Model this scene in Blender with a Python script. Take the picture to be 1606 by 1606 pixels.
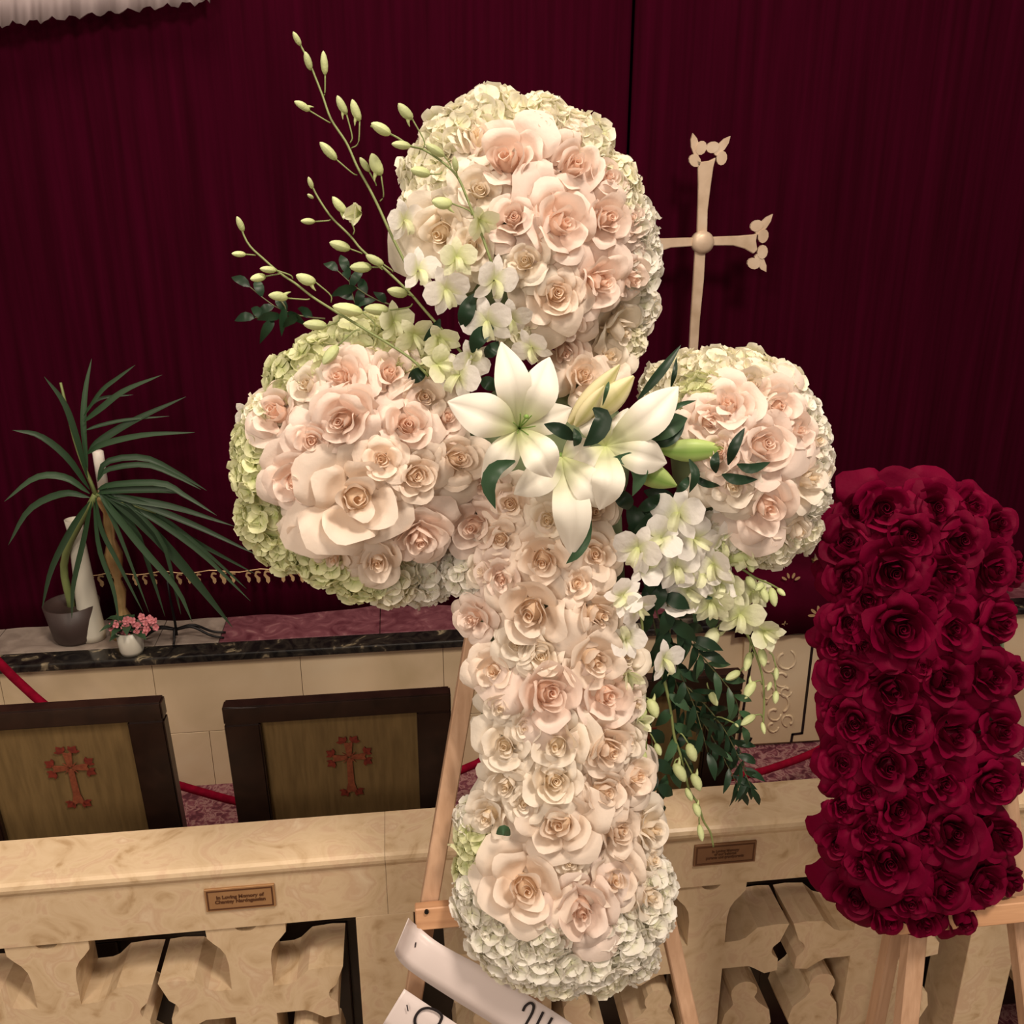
import bpy, bmesh, math, random
from mathutils import Vector, Matrix, Quaternion
random.seed(7)
PI = math.pi
S = bpy.context.scene
for o in list(bpy.data.objects): bpy.data.objects.remove(o)
COL = S.collection
# ------------------------------------------------------------------ camera
PITCH, YAW, FPX, CAMH = math.radians(20), math.radians(7), 1500.0, 1.75
CAM = Vector((0, 0, CAMH))
cd = bpy.data.cameras.new('camera'); cam = bpy.data.objects.new('camera', cd); COL.objects.link(cam)
cam.location = CAM; cam.rotation_euler = (PI/2 - PITCH, 0, -YAW)
cd.sensor_width = 36; cd.lens = 36*FPX/1606; cd.clip_start = 0.02
S.camera = cam
# ------------------------------------------------------------------ world, lights, exposure
w = bpy.data.worlds.new('world'); S.world = w; w.use_nodes = True
bg = w.node_tree.nodes['Background']; bg.inputs[0].default_value = (1.0, 0.84, 0.72, 1); bg.inputs[1].default_value = 0.22
S.view_settings.view_transform = 'Standard'; S.view_settings.look = 'None'
S.view_settings.exposure = 0.52; S.view_settings.gamma = 1; S.view_settings.use_curve_mapping = False
def area(name, loc, aim, size, power, col):
    l = bpy.data.lights.new(name, 'AREA'); l.shape = 'DISK'; l.size = size; l.energy = power; l.color = col
    o = bpy.data.objects.new(name, l); COL.objects.link(o); o.location = loc
    o.rotation_euler = (Vector(aim) - Vector(loc)).to_track_quat('-Z', 'Y').to_euler(); o['kind'] = 'structure'
    return o
area('ceiling_lamp', (0.9, -0.3, 3.9), (0.15, 1.1, 1.2), 0.6, 56, (1.0, 0.86, 0.72))
area('ceiling_lamp', (-1.6, -0.9, 3.7), (0.0, 1.2, 1.1), 0.6, 26, (1.0, 0.84, 0.68))
area('frontal_fill', (-1.3, -2.4, 2.7), (0.1, 1.2, .9), 0.9, 26, (1.0, 0.86, 0.72))  # unseen fill light, added to brighten the front of the balustrade
area('ceiling_lamp', (-0.5, 1.6, 4.2), (-0.3, 2.2, 0.2), 0.8, 27, (1.0, 0.82, 0.66))
# ------------------------------------------------------------------ geometry of the view
FW = Vector((math.sin(YAW)*math.cos(PITCH), math.cos(YAW)*math.cos(PITCH), -math.sin(PITCH)))
RT = Vector((math.cos(YAW), -math.sin(YAW), 0)); UP = RT.cross(FW)
def ray(u, v): return FW*FPX + RT*(u-803) + UP*(803-v)
def on_y(u, v, Y): d = ray(u, v); return CAM + d*(Y/d.y)
def on_z(u, v, Z): d = ray(u, v); return CAM + d*((Z-CAMH)/d.z)
LEAN = math.radians(13)
PN = Vector((0, -math.cos(LEAN), math.sin(LEAN))); PU = Vector((0, math.sin(LEAN), math.cos(LEAN))); PX = Vector((1, 0, 0))
P0 = Vector((0, 1.10, 1.34))
def P(u, v, h=0.0):
    d = ray(u, v); q = P0 + PN*h
    return CAM + d*((q-CAM).dot(PN)/d.dot(PN))
def pxs(p): return (p-CAM).dot(FW)/FPX          # metres per pixel at a point
# ------------------------------------------------------------------ materials
MATS = {}
def mat(name, col, rough=0.6, **k):
    m = bpy.data.materials.new(name); m.use_nodes = True
    nt = m.node_tree; b = nt.nodes['Principled BSDF']
    b.inputs['Base Color'].default_value = (*col, 1); b.inputs['Roughness'].default_value = rough
    b.inputs['Metallic'].default_value = k.get('metal', 0)
    if 'spec' in k: b.inputs['Specular IOR Level'].default_value = k['spec']
    if 'sheen' in k:
        b.inputs['Sheen Weight'].default_value = k['sheen']; b.inputs['Sheen Tint'].default_value = (*k.get('sheencol', col), 1)
        b.inputs['Sheen Roughness'].default_value = 0.4
    if 'sub' in k:
        b.inputs['Subsurface Weight'].default_value = k['sub']; b.inputs['Subsurface Scale'].default_value = 0.01
        b.inputs['Subsurface Radius'].default_value = (1, .6, .4)
    MATS[name] = m
    return m, nt, b
def ramp(nt, stops):
    r = nt.nodes.new('ShaderNodeValToRGB'); e = r.color_ramp.elements
    while len(e) < len(stops): e.new(0.5)
    for i, (p, c) in enumerate(stops): e[i].position = p; e[i].color = (*c, 1)
    return r
def noise_mat(name, stops, scale, rough=0.6, detail=6, bump=0.0, bscale=None, stretch=None, dist=0.0, **k):
    m, nt, b = mat(name, stops[0][1], rough, **k)
    tc = nt.nodes.new('ShaderNodeTexCoord'); mp = nt.nodes.new('ShaderNodeMapping')
    nt.links.new(tc.outputs['Object'], mp.inputs[0])
    if stretch: mp.inputs['Scale'].default_value = stretch
    n = nt.nodes.new('ShaderNodeTexNoise'); n.inputs['Scale'].default_value = scale; n.inputs['Detail'].default_value = detail
    n.inputs['Distortion'].default_value = dist
    nt.links.new(mp.outputs[0], n.inputs['Vector'])
    r = ramp(nt, stops); nt.links.new(n.outputs['Fac'], r.inputs[0]); nt.links.new(r.outputs[0], b.inputs['Base Color'])
    if bump:
        n2 = nt.nodes.new('ShaderNodeTexNoise'); n2.inputs['Scale'].default_value = bscale or scale*3; n2.inputs['Detail'].default_value = 3
        nt.links.new(mp.outputs[0], n2.inputs['Vector'])
        bp = nt.nodes.new('ShaderNodeBump'); bp.inputs['Strength'].default_value = bump; bp.inputs['Distance'].default_value = 0.002
        nt.links.new(n2.outputs['Fac'], bp.inputs['Height']); nt.links.new(bp.outputs[0], b.inputs['Normal'])
    return m
def petal_mat(name, base, edge, trans=0.3, rand=0.06, rough=0.55, veins=0.15, km=.35, spec=.25):
    """pigment runs along each petal, on the crimson also painted shade ('tt' 0 base .. 1 rim); thin petals let light through"""
    m, nt, b = mat(name, edge, rough, spec=spec)
    at = nt.nodes.new('ShaderNodeAttribute'); at.attribute_name = 'tt'
    mid = tuple(a*km+c*(1-km) for a, c in zip(base, edge))
    r = ramp(nt, [(0.0, base), (0.45, mid), (0.95, edge)]); nt.links.new(at.outputs['Fac'], r.inputs[0])
    oi = nt.nodes.new('ShaderNodeObjectInfo'); hv = nt.nodes.new('ShaderNodeHueSaturation')
    mr = nt.nodes.new('ShaderNodeMapRange'); mr.inputs['To Min'].default_value = 1-rand; mr.inputs['To Max'].default_value = 1+rand*.6
    nt.links.new(oi.outputs['Random'], mr.inputs['Value']); nt.links.new(mr.outputs[0], hv.inputs['Value'])
    nt.links.new(r.outputs[0], hv.inputs['Color']); nt.links.new(hv.outputs[0], b.inputs['Base Color'])
    tc = nt.nodes.new('ShaderNodeTexCoord'); n = nt.nodes.new('ShaderNodeTexNoise'); n.inputs['Scale'].default_value = 3.5
    n.inputs['Detail'].default_value = 4
    nt.links.new(tc.outputs['Object'], n.inputs['Vector'])
    bp = nt.nodes.new('ShaderNodeBump'); bp.inputs['Strength'].default_value = veins; bp.inputs['Distance'].default_value = 0.01
    nt.links.new(n.outputs['Fac'], bp.inputs['Height']); nt.links.new(bp.outputs[0], b.inputs['Normal'])
    tr = nt.nodes.new('ShaderNodeBsdfTranslucent'); nt.links.new(hv.outputs[0], tr.inputs['Color'])
    mx = nt.nodes.new('ShaderNodeMixShader'); mx.inputs[0].default_value = trans
    out = nt.nodes['Material Output']
    nt.links.new(b.outputs[0], mx.inputs[1]); nt.links.new(tr.outputs[0], mx.inputs[2]); nt.links.new(mx.outputs[0], out.inputs[0])
    return m
M_BLUSH = petal_mat('blush_petal', (0.88, 0.59, 0.43), (0.92, 0.77, 0.675))
M_CREAM = petal_mat('cream_petal', (0.88, 0.64, 0.42), (0.92, 0.79, 0.67))
M_IVORY = petal_mat('ivory_petal', (0.88, 0.70, 0.46), (0.92, 0.83, 0.71))
M_RED = petal_mat('crimson_petal', (0.03, 0.0, 0.004), (0.135, 0.0003, 0.019), 0.10, 0.2, 0.6, spec=.06)  # petal bases darkened to stand in for shade in the gaps
M_HWHITE = petal_mat('hydrangea_white', (0.80, 0.80, 0.55), (0.90, 0.86, 0.79), 0.3, 0.05)
M_HCREAM = petal_mat('hydrangea_cream', (0.72, 0.72, 0.38), (0.91, 0.86, 0.72), 0.3, 0.05)
M_HGREEN = petal_mat('hydrangea_green', (0.50, 0.56, 0.20), (0.80, 0.80, 0.52), 0.3, 0.08)
M_ORCHID = petal_mat('orchid_white', (0.70, 0.74, 0.38), (0.93, 0.89, 0.85), 0.3, 0.03, 0.45, .15, .08)
M_ORCHIDG = petal_mat('orchid_greenish', (0.60, 0.66, 0.28), (0.86, 0.86, 0.64), 0.3, 0.05, 0.45)
M_LILY = petal_mat('lily_white', (0.62, 0.68, 0.30), (0.92, 0.87, 0.78), 0.22, 0.02, 0.5, .15, .08)
M_BUD = petal_mat('orchid_bud_green', (0.50, 0.56, 0.22), (0.62, 0.68, 0.36), 0.15, 0.15, 0.45)
M_LBUD = petal_mat('lily_bud_green', (0.22, 0.36, 0.08), (0.42, 0.54, 0.18), 0.1, 0.1, 0.4)
M_LBUDY = petal_mat('lily_bud_ivory', (0.45, 0.42, 0.16), (0.78, 0.70, 0.42), 0.15, 0.1, 0.45)
M_PINK = petal_mat('pink_floret', (0.50, 0.12, 0.12), (0.70, 0.25, 0.28), 0.1, 0.15)
M_LEAF = petal_mat('dark_leaf', (0.010, 0.028, 0.012), (0.016, 0.040, 0.019), 0.08, 0.3, 0.4)
M_LEAF2 = petal_mat('mid_leaf', (0.03, 0.075, 0.03), (0.05, 0.10, 0.05), 0.1, 0.3, 0.4)
M_PALM = petal_mat('palm_leaf', (0.02, 0.055, 0.02), (0.05, 0.085, 0.045), 0.1, 0.3, 0.4)
M_STEM = mat('stem_green', (0.20, 0.24, 0.08), 0.5)[0]
M_STEM2 = mat('stem_dark', (0.10, 0.10, 0.04), 0.6)[0]
M_FOAM = mat('floral_foam', (0.16, 0.20, 0.10), 0.9)[0]
M_STONE = noise_mat('polished_limestone', [(0.28, (0.46, 0.31, 0.17)), (0.40, (0.60, 0.44, 0.27)), (0.52, (0.66, 0.50, 0.32)), (0.60, (0.60, 0.42, 0.27)), (0.75, (0.72, 0.57, 0.39))], 16, 0.38, 10, 0.08, 60, dist=1.6)
M_STONE2 = noise_mat('limestone_panel', [(0.3, (0.56, 0.43, 0.26)), (0.55, (0.66, 0.51, 0.33)), (0.75, (0.70, 0.57, 0.39))], 4, 0.4, 7, 0.05, 50, dist=.8)
M_JOINT = mat('joint_mortar', (0.46, 0.35, 0.22), 0.9)[0]
M_BLACKM = noise_mat('black_marble', [(0.4, (0.008, 0.007, 0.007)), (0.60, (0.03, 0.025, 0.02)), (0.70, (0.30, 0.24, 0.15)), (0.78, (0.02, 0.02, 0.015))], 14, 0.18, 8, dist=2.0)
M_PURPLEM = noise_mat('mauve_marble', [(0.3, (0.10, 0.025, 0.035)), (0.6, (0.20, 0.07, 0.085)), (0.75, (0.34, 0.17, 0.17))], 16, 0.25, 8, dist=1.5)
M_GREYM = noise_mat('grey_marble', [(0.3, (0.22, 0.17, 0.14)), (0.7, (0.36, 0.29, 0.24))], 12, 0.25, 8, dist=1.5)
M_CARPET = noise_mat('speckled_mauve_carpet', [(0.36, (0.07, 0.008, 0.018)), (0.47, (0.17, 0.045, 0.06)), (0.55, (0.30, 0.16, 0.15)), (0.63, (0.12, 0.015, 0.03)), (0.75, (0.36, 0.24, 0.22))], 42, 0.95, 4, 0.5, 260, dist=1.0)
M_FRONTFLOOR = noise_mat('nave_floor', [(0.35, (0.20, 0.14, 0.09)), (0.7, (0.32, 0.23, 0.15))], 3, 0.4, 5)
def wood(name, a, b2, sc=(30, 30, 2.2), rough=0.5): return noise_mat(name, [(0.3, a), (0.7, b2)], 3.0, rough, 6, 0.1, 8, stretch=sc, dist=.5)
M_EASEL = wood('easel_pine', (0.46, 0.27, 0.16), (0.62, 0.39, 0.25))
M_EASEL2 = wood('crossbar_pine', (0.52, 0.27, 0.14), (0.66, 0.37, 0.20), (2.2, 30, 30))
M_DARKW = wood('espresso_wood', (0.012, 0.004, 0.0025), (0.026, 0.010, 0.006), (8, 8, 8), 0.35)
M_GOLDFAB = noise_mat('olive_gold_fabric', [(0.35, (0.145, 0.085, 0.027)), (0.65, (0.205, 0.124, 0.043))], 2.0, 0.7, 4, 0.5, 300, stretch=(60, 60, 1.0), sheen=.3, sheencol=(.5, .35, .1))
M_EMB = noise_mat('red_embroidery', [(0.3, (0.10, 0.008, 0.003)), (0.7, (0.20, 0.022, 0.008))], 160, 0.7, 2)
M_EMB2 = noise_mat('rust_embroidery', [(0.3, (0.15, 0.03, 0.01)), (0.7, (0.24, 0.06, 0.022))], 160, 0.7, 2)
M_VELVET = noise_mat('maroon_velvet_cloth', [(0.3, (0.035, 0.0004, 0.006)), (0.7, (0.06, 0.0008, 0.011))], 8, 0.9, 3, spec=.05, sheen=.05, sheencol=(.5, .02, .1))
M_ROPE = noise_mat('crimson_velvet_rope', [(0.3, (0.16, 0.001, 0.012)), (0.7, (0.25, 0.002, 0.02))], 60, 0.85, 3, 0.3, 400, spec=.08, sheen=.12, sheencol=(.7, .02, .1))
M_GOLD = noise_mat('old_gold', [(0.3, (0.50, 0.32, 0.12)), (0.7, (0.68, 0.47, 0.22))], 30, 0.38, 4, metal=.75)
M_GOLDTHREAD = mat('gold_thread', (0.55, 0.36, 0.18), 0.5, metal=.3)[0]
M_GILT = noise_mat('pale_gilt_metal', [(0.3, (0.50, 0.36, 0.24)), (0.55, (0.66, 0.50, 0.36)), (0.8, (0.74, 0.60, 0.46))], 14, 0.42, 4, metal=.25)
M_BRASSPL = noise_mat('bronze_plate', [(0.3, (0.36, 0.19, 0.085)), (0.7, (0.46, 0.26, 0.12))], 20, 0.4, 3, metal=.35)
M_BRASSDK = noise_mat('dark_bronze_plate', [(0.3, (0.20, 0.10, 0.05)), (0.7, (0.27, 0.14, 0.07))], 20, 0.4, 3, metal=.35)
M_ENGR = mat('engraved_brown', (0.09, 0.03, 0.008), 0.6)[0]
M_INLAY = mat('black_inlay', (0.012, 0.008, 0.008), 0.3)[0]
M_WAX = mat('white_wax', (0.86, 0.80, 0.70), 0.4, sub=.2)[0]
M_CERAMIC = mat('white_ceramic', (0.62, 0.58, 0.48), 0.35)[0]
M_IRON = mat('black_iron', (0.012, 0.010, 0.010), 0.4, metal=.6)[0]
M_INK = mat('black_marker', (0.012, 0.008, 0.010), 0.5)[0]
M_SATIN = noise_mat('white_satin', [(0.3, (0.66, 0.56, 0.53)), (0.7, (0.74, 0.64, 0.61))], 2, 0.35, 2, sheen=.3, sheencol=(1, .9, .9))
M_LACE = mat('silver_lace', (0.34, 0.27, 0.27), 0.7)[0]
M_POT = mat('dark_pot', (0.05, 0.03, 0.025), 0.5)[0]
M_SCREW = mat('dark_bolt', (0.02, 0.015, 0.012), 0.4, metal=.7)[0]
# curtain: folds are geometry, colour is velvet
m, nt, b = mat('burgundy_curtain', (0.045, 0.001, 0.009), 0.9, spec=.03, sheen=.08, sheencol=(.5, .01, .12))
tc = nt.nodes.new('ShaderNodeTexCoord'); mp = nt.nodes.new('ShaderNodeMapping'); mp.inputs['Scale'].default_value = (14, 1, 0.5)
n = nt.nodes.new('ShaderNodeTexNoise'); n.inputs['Scale'].default_value = 3; n.inputs['Detail'].default_value = 5
nt.links.new(tc.outputs['Object'], mp.inputs[0]); nt.links.new(mp.outputs[0], n.inputs['Vector'])
r = ramp(nt, [(0.3, (0.022, 0.0004, 0.0042)), (0.7, (0.040, 0.0006, 0.0085))]); nt.links.new(n.outputs['Fac'], r.inputs[0]); nt.links.new(r.outputs[0], b.inputs['Base Color'])
M_CURTAIN = m
# ------------------------------------------------------------------ object helpers
def link(name, me, parent=None, m=None):
    o = bpy.data.objects.new(name, me); COL.objects.link(o)
    if parent: o.parent = parent
    if m: me.materials.append(m) if not me.materials else None
    return o
def obj(name, bm, m, parent=None, smooth=False, recalc=True):
    if recalc: bmesh.ops.recalc_face_normals(bm, faces=bm.faces)
    me = bpy.data.meshes.new(name); bm.to_mesh(me); bm.free()
    if smooth: me.shade_smooth()
    me.materials.append(m)
    return link(name, me, parent)
def tag(o, label=None, cat=None, group=None, kind=None):
    if label: o['label'] = label
    if cat: o['category'] = cat
    if group: o['group'] = group
    if kind: o['kind'] = kind
    return o
def empty(name, loc=(0, 0, 0)):
    o = bpy.data.objects.new(name, None); COL.objects.link(o); o.location = loc; o.empty_display_size = .05
    return o
def root(name, loc, label, cat, group=None):
    return tag(empty(name, loc), label, cat, group)
def bx(bm, a, c, bev=0.0):
    a, c = Vector(a), Vector(c)
    mtx = Matrix.Translation((a+c)/2) @ Matrix.Diagonal((*(c-a), 1))
    g = bmesh.ops.create_cube(bm, size=1, matrix=mtx)
    if bev:
        es = list({e for v in g['verts'] for e in v.link_edges})
        bmesh.ops.bevel(bm, geom=es, offset=bev, segments=3, profile=.5, affect='EDGES')
def prism(bm, pts, d, bev=0.0):
    """closed outline pts (3d) extruded by vector d"""
    d = Vector(d)
    vs = [bm.verts.new(p) for p in pts]; ws = [bm.verts.new(Vector(p)+d) for p in pts]
    f1 = bm.faces.new(vs); f2 = bm.faces.new(ws[::-1]); n = len(pts)
    for i in range(n): bm.faces.new((vs[i], ws[i], ws[(i+1) % n], vs[(i+1) % n]))
    f1.normal_update(); f2.normal_update()
    bmesh.ops.triangulate(bm, faces=[f1, f2], ngon_method='EAR_CLIP')
def crom(pts, n):
    """smooth resample through points"""
    pts = [Vector(p) for p in pts]
    if len(pts) == 2: return [pts[0].lerp(pts[1], i/(n-1)) for i in range(n)]
    q = [pts[0]*2-pts[1]] + pts + [pts[-1]*2-pts[-2]]; out = []; k = len(pts)-1
    for i in range(n):
        t = i/(n-1)*k; s = min(int(t), k-1); f = t-s
        a, b_, c, d = q[s:s+4]
        out.append(.5*((2*b_) + (c-a)*f + (2*a-5*b_+4*c-d)*f*f + (3*b_-a-3*c+d)*f**3))
    return out
def tube(bm, pts, r0, r1=None, sides=6, n=None):
    if n: pts = crom(pts, n)
    pts = [Vector(p) for p in pts]; r1 = r0 if r1 is None else r1; rings = []
    ref = Vector((0, 0, 1))
    for i, p in enumerate(pts):
        t = (pts[min(i+1, len(pts)-1)]-pts[max(i-1, 0)]).normalized()
        if abs(t.dot(ref)) > .95: ref = Vector((1, 0, 0)) if abs(t.x) < .9 else Vector((0, 1, 0))
        a = t.cross(ref).normalized(); c = t.cross(a); ref = ref if abs(t.dot(ref)) < .9 else a
        r = r0+(r1-r0)*i/(len(pts)-1)
        rings.append([bm.verts.new(p + a*r*math.cos(2*PI*k/sides) + c*r*math.sin(2*PI*k/sides)) for k in range(sides)])
    for A, B in zip(rings, rings[1:]):
        for k in range(sides): bm.faces.new((A[k], A[(k+1) % sides], B[(k+1) % sides], B[k]))
    bm.faces.new(rings[0][::-1]); bm.faces.new(rings[-1])
def lathe(bm, prof, c=(0, 0, 0), seg=20):
    c = Vector(c); rings = []
    for r, z in prof:
        rings.append([bm.verts.new(c+Vector((r*math.cos(2*PI*k/seg), r*math.sin(2*PI*k/seg), z))) for k in range(seg)])
    for A, B in zip(rings, rings[1:]):
        for k in range(seg): bm.faces.new((A[k], A[(k+1) % seg], B[(k+1) % seg], B[k]))
    bm.faces.new(rings[0][::-1]); bm.faces.new(rings[-1])
class Grid:
    """collects grid sheets with a 'tt' attribute"""
    def __init__(s): s.v = []; s.f = []; s.t = []
    def sheet(s, rows, ts):
        b0 = len(s.v); n = len(rows[0])
        for row, t in zip(rows, ts):
            s.v += [tuple(p) for p in row]; s.t += (list(t) if isinstance(t, (list, tuple)) else [t]*n)
        for i in range(len(rows)-1):
            for j in range(n-1):
                a = b0+i*n+j; s.f.append((a, a+1, a+n+1, a+n))
    def mesh(s, name, m, smooth=True):
        me = bpy.data.meshes.new(name); me.from_pydata(s.v, [], s.f); me.update()
        at = me.attributes.new('tt', 'FLOAT', 'POINT'); at.data.foreach_set('value', s.t)
        if smooth: me.shade_smooth()
        me.materials.append(m); return me
def inst(name, me, parent, M, m=None):
    o = bpy.data.objects.new(name, me); COL.objects.link(o); o.parent = parent; o.matrix_local = M
    if m and me.materials and me.materials[0] != m:
        o.material_slots[0].link = 'OBJECT'; o.material_slots[0].material = m
    return o
def frame(z, roll=0, upref=None):
    z = Vector(z).normalized(); ref = upref or Vector((0, 0, 1))
    if abs(z.dot(ref)) > .97: ref = Vector((0, 1, 0))
    x = ref.cross(z).normalized(); y = z.cross(x)
    return Matrix((x, y, z)).transposed().to_4x4() @ Matrix.Rotation(roll, 4, 'Z')
def place(loc, z, s, roll=0, upref=None):
    return Matrix.Translation(loc) @ frame(z, roll, upref) @ Matrix.Scale(s, 4)
def leaf_sheet(g, mid, width, side=None, nrm=None, fold=.25, n=9, m=5, peak=.45, curl=0.0, wav=0.0, tip=.9, rib=0.0):
    """blade along midrib points; width = full width; fold lifts the edges towards nrm"""
    c = crom(mid, n); nrm = Vector(nrm or (0, -1, .2)).normalized(); rows = []; ts = []
    ph = random.random()*6
    for i, p in enumerate(c):
        t = i/(n-1)
        tg = (c[min(i+1, n-1)]-c[max(i-1, 0)]).normalized()
        sd = tg.cross(nrm); sd = sd.normalized() if sd.length > .15 else tg.cross(Vector((0, .3, 1))).normalized()
        nn = sd.cross(tg)
        e = math.log(.5)/math.log(peak); wv = width/2*max(.03, math.sin(PI*min(.999, t**e)) ** tip)
        if t == 0: wv = width*.06
        row = []
        for j in range(m):
            s_ = 2*j/(m-1)-1
            lift = fold*abs(s_)*wv - curl*s_*s_*wv - rib*wv*max(0, 1-abs(s_)*3) + wav*wv*math.sin(t*9+ph+s_*2)*abs(s_)
            row.append(p + sd*s_*wv*math.cos(min(fold, 1)*.5) + nn*lift)
        rows.append(row); ts.append(t)
    g.sheet(rows, ts)
def leaf(name, parent, mid, width, mt, **k):
    g = Grid(); leaf_sheet(g, mid, width, **k)
    return link(name, g.mesh(name, mt), parent)
# ================================================================== THE SETTING
YR = 1.232                                   # front face of the balustrade
zt = 0.745                                  # its top
RB = on_z(700, 1263, zt).y                  # back edge
X0, X1 = -2.4, 3.2
bm = bmesh.new(); bx(bm, (X0-2, -2.5, -.05), (X1+2, YR+.05, 0))
tag(obj('floor', bm, M_FRONTFLOOR), kind='structure', label='dim stone floor before the balustrade')
bm = bmesh.new(); bx(bm, (X0-2, YR+.05, -.05), (X1+2, 2.44, 0.055))
tag(obj('floor_chancel', bm, M_CARPET), 'mauve speckled carpet between the balustrade and the raised platform', kind='structure')
YP = 2.43; pe = on_y(500, 1012, YP); ZP = pe.z          # platform front and top
zb = on_y(500, 1024, YP).z
# platform body, veneer slabs (each its own piece), black nosing, top inlays
plat = tag(empty('trim_platform', (0, YP, 0)), kind='structure')
bm = bmesh.new(); bx(bm, (X0-2, .02, 0), (X1+2, .9, ZP-.022)); obj('core', bm, M_JOINT, plat)
x = X0-.3; slabs = []
zj = ZP*.48
for row in range(2):
    x = X0-.3 + (0.0 if row else .13)
    while x < X1:
        wd = .40
        bm = bmesh.new(); bx(bm, (x+.001, 0, (0.0 if row == 0 else zj+.001)), (x+wd-.0003, .03, (zj-.001 if row == 0 else zb-.002)), .0009)
        obj('stone_slab', bm, M_STONE2, plat); x += wd
bm = bmesh.new(); bx(bm, (X0-2, -.02, zb), (X1+2, .055, ZP), .006); obj('nosing', bm, M_BLACKM, plat)
xa = on_z(345, 1000, ZP).x
x = X0-1
k = 0
while x < X1:
    left = x < xa-.45
    wd = .45
    if x < xa < x+wd: wd = xa-x
    bm = bmesh.new(); bx(bm, (x+.001, .056, ZP-.03), (x+wd-.001, .9, ZP-.001 if True else 0), .001)
    obj('floor_slab', bm, M_GREYM if x < xa-.01 else M_PURPLEM, plat); x += wd
YC = 2.66
# curtain
def curtain(name, xa_, xb_, y0, label, ph, amp=.022):
    zt_, zb_ = 2.75, ZP-.004 + .002
    nx = int((xb_-xa_)/.012); nz = 26; g = Grid(); rows = []; rnd = random.Random(ph)
    fr = [(rnd.uniform(14, 22), rnd.uniform(0, 6), rnd.uniform(.5, 1)), (rnd.uniform(30, 42), rnd.uniform(0, 6), .35), (rnd.uniform(60, 80), rnd.uniform(0, 6), .06), (rnd.uniform(5, 8), rnd.uniform(0, 6), .9)]
    for i in range(nz+1):
        z = zt_+(zb_-zt_)*i/nz; dr = i/nz; row = []
        for j in range(nx+1):
            x_ = xa_+(xb_-xa_)*j/nx
            f = sum(a*math.sin(w_*(x_+.03*math.sin(2.2*dr+w_)) + p_ + .5*dr*math.sin(w_)) for w_, p_, a in fr)
            am = amp*(.55+.35*dr)
            row.append(Vector((x_, y0+am*f*.55, z)))
        rows.append(row)
    g.sheet(rows, [0]*(nz+1))
    o = link(name, g.mesh(name, M_CURTAIN)); sd = o.modifiers.new('thick', 'SOLIDIFY'); sd.thickness = .004
    return tag(o, label, 'curtain')
xs = on_y(983, 300, YC).x
c1 = curtain('curtain', -2.7, xs-.006, YC-.006, 'burgundy pleated curtain filling the left of the backdrop up to the dark seam', 3)
c2 = curtain('curtain', xs+.006, 3.3, YC+.006, 'burgundy pleated curtain right of the seam, behind the pale gilt cross', 8)
bm = bmesh.new(); bx(bm, (-4.4, YC+.1, 0), (4.9, YC+.2, 3.2)); tag(obj('wall_back', bm, M_VELVET), kind='structure')
# silver lace valance at the upper left
g = Grid(); n = 60; rows = [[], []]; vx0, vx1 = on_y(-40, 20, YC-.06).x, on_y(330, 20, YC-.06).x
for j in range(n+1):
    t = j/n; u_ = -40+370*t
    top = on_y(u_, -40, YC-.06); bot = on_y(u_, 22-(u_-160)*.115+4*math.sin(u_*.21)+2*math.sin(u_*.5), YC-.06+.008*math.sin(u_*.12))
    rows[0].append(top); rows[1].append(bot)
g.sheet(rows, [0, 1]); o = link('valance', g.mesh('valance', M_LACE)); o.modifiers.new('thick', 'SOLIDIFY').thickness = .006
tag(o, 'silvery grey scalloped valance edge at the top of the left curtain', 'valance')
# gold fringe motifs along the left curtain's lower edge: sewn on, so parts of the curtain
yb = YC-.055
def motif(u, v, s=1.0):
    bm = bmesh.new(); c = on_y(u, v, yb); q = pxs(c)*s
    pts = [(-5, -8), (-3, -11), (1, -11), (5, -8), (4, -7), (0, -8), (-3, -6), (-1, -2), (3, 2), (3, 7), (0, 11), (-3, 7), (-3, 2), (-6, -3)]
    prism(bm, [c+Vector((x_*q, 0, -y_*q)) for x_, y_ in pts], (0, .004, 0))
    obj('gold_motif', bm, M_GOLDTHREAD, c1)
u_ = 120
while u_ < 760:
    motif(u_, 912-(u_-150)*.026, random.uniform(.75, 1.05)); u_ += 15 if int(u_/15) % 4 else 24
bm = bmesh.new(); tube(bm, [on_y(120+i*16, 902-(i*16)*.026+2.2*math.sin(i*1.3), yb) for i in range(40)], .0016, sides=4); obj('gold_cord', bm, M_GOLDTHREAD, c1)
# ================================================================== BALUSTRADE
rail = tag(empty('trim_balustrade', (0, YR, 0)), kind='structure')
zbb = on_y(650, 1430, YR).z
prof = [(0, zbb), (0, zt-.026), (-.003, zt-.022), (-.007, zt-.016), (-.008, zt-.010), (-.006, zt-.004), (-.001, zt-.0005), (.004, zt), (RB-YR-.004, zt), (RB-YR, zt-.004), (RB-YR, zbb)]
xj = [X0, on_y(-170, 1400, YR).x, on_y(607, 1400, YR).x, on_y(1700, 1350, YR).x, X1]
for xa_, xb_ in zip(xj, xj[1:]):
    bm = bmesh.new(); prism(bm, [(xa_+.0003, y, z) for y, z in prof], (xb_-xa_-.0006, 0, 0)); obj('rail_beam', bm, M_STONE, rail)
bm = bmesh.new(); bx(bm, (X0, -.01, 0), (X1, RB-YR+.01, .07), .004); obj('plinth', bm, M_STONE, rail)
TH = .095
def arc(cx, cz, r, a0, a1, n=6): return [(cx+r*math.cos(math.radians(a0+(a1-a0)*i/n)), cz+r*math.sin(math.radians(a0+(a1-a0)*i/n))) for i in range(n+1)]
ac = on_y(397, 1574, YR); zc = ac.z; hb = zbb-zc
def quarter():
    pass
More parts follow.
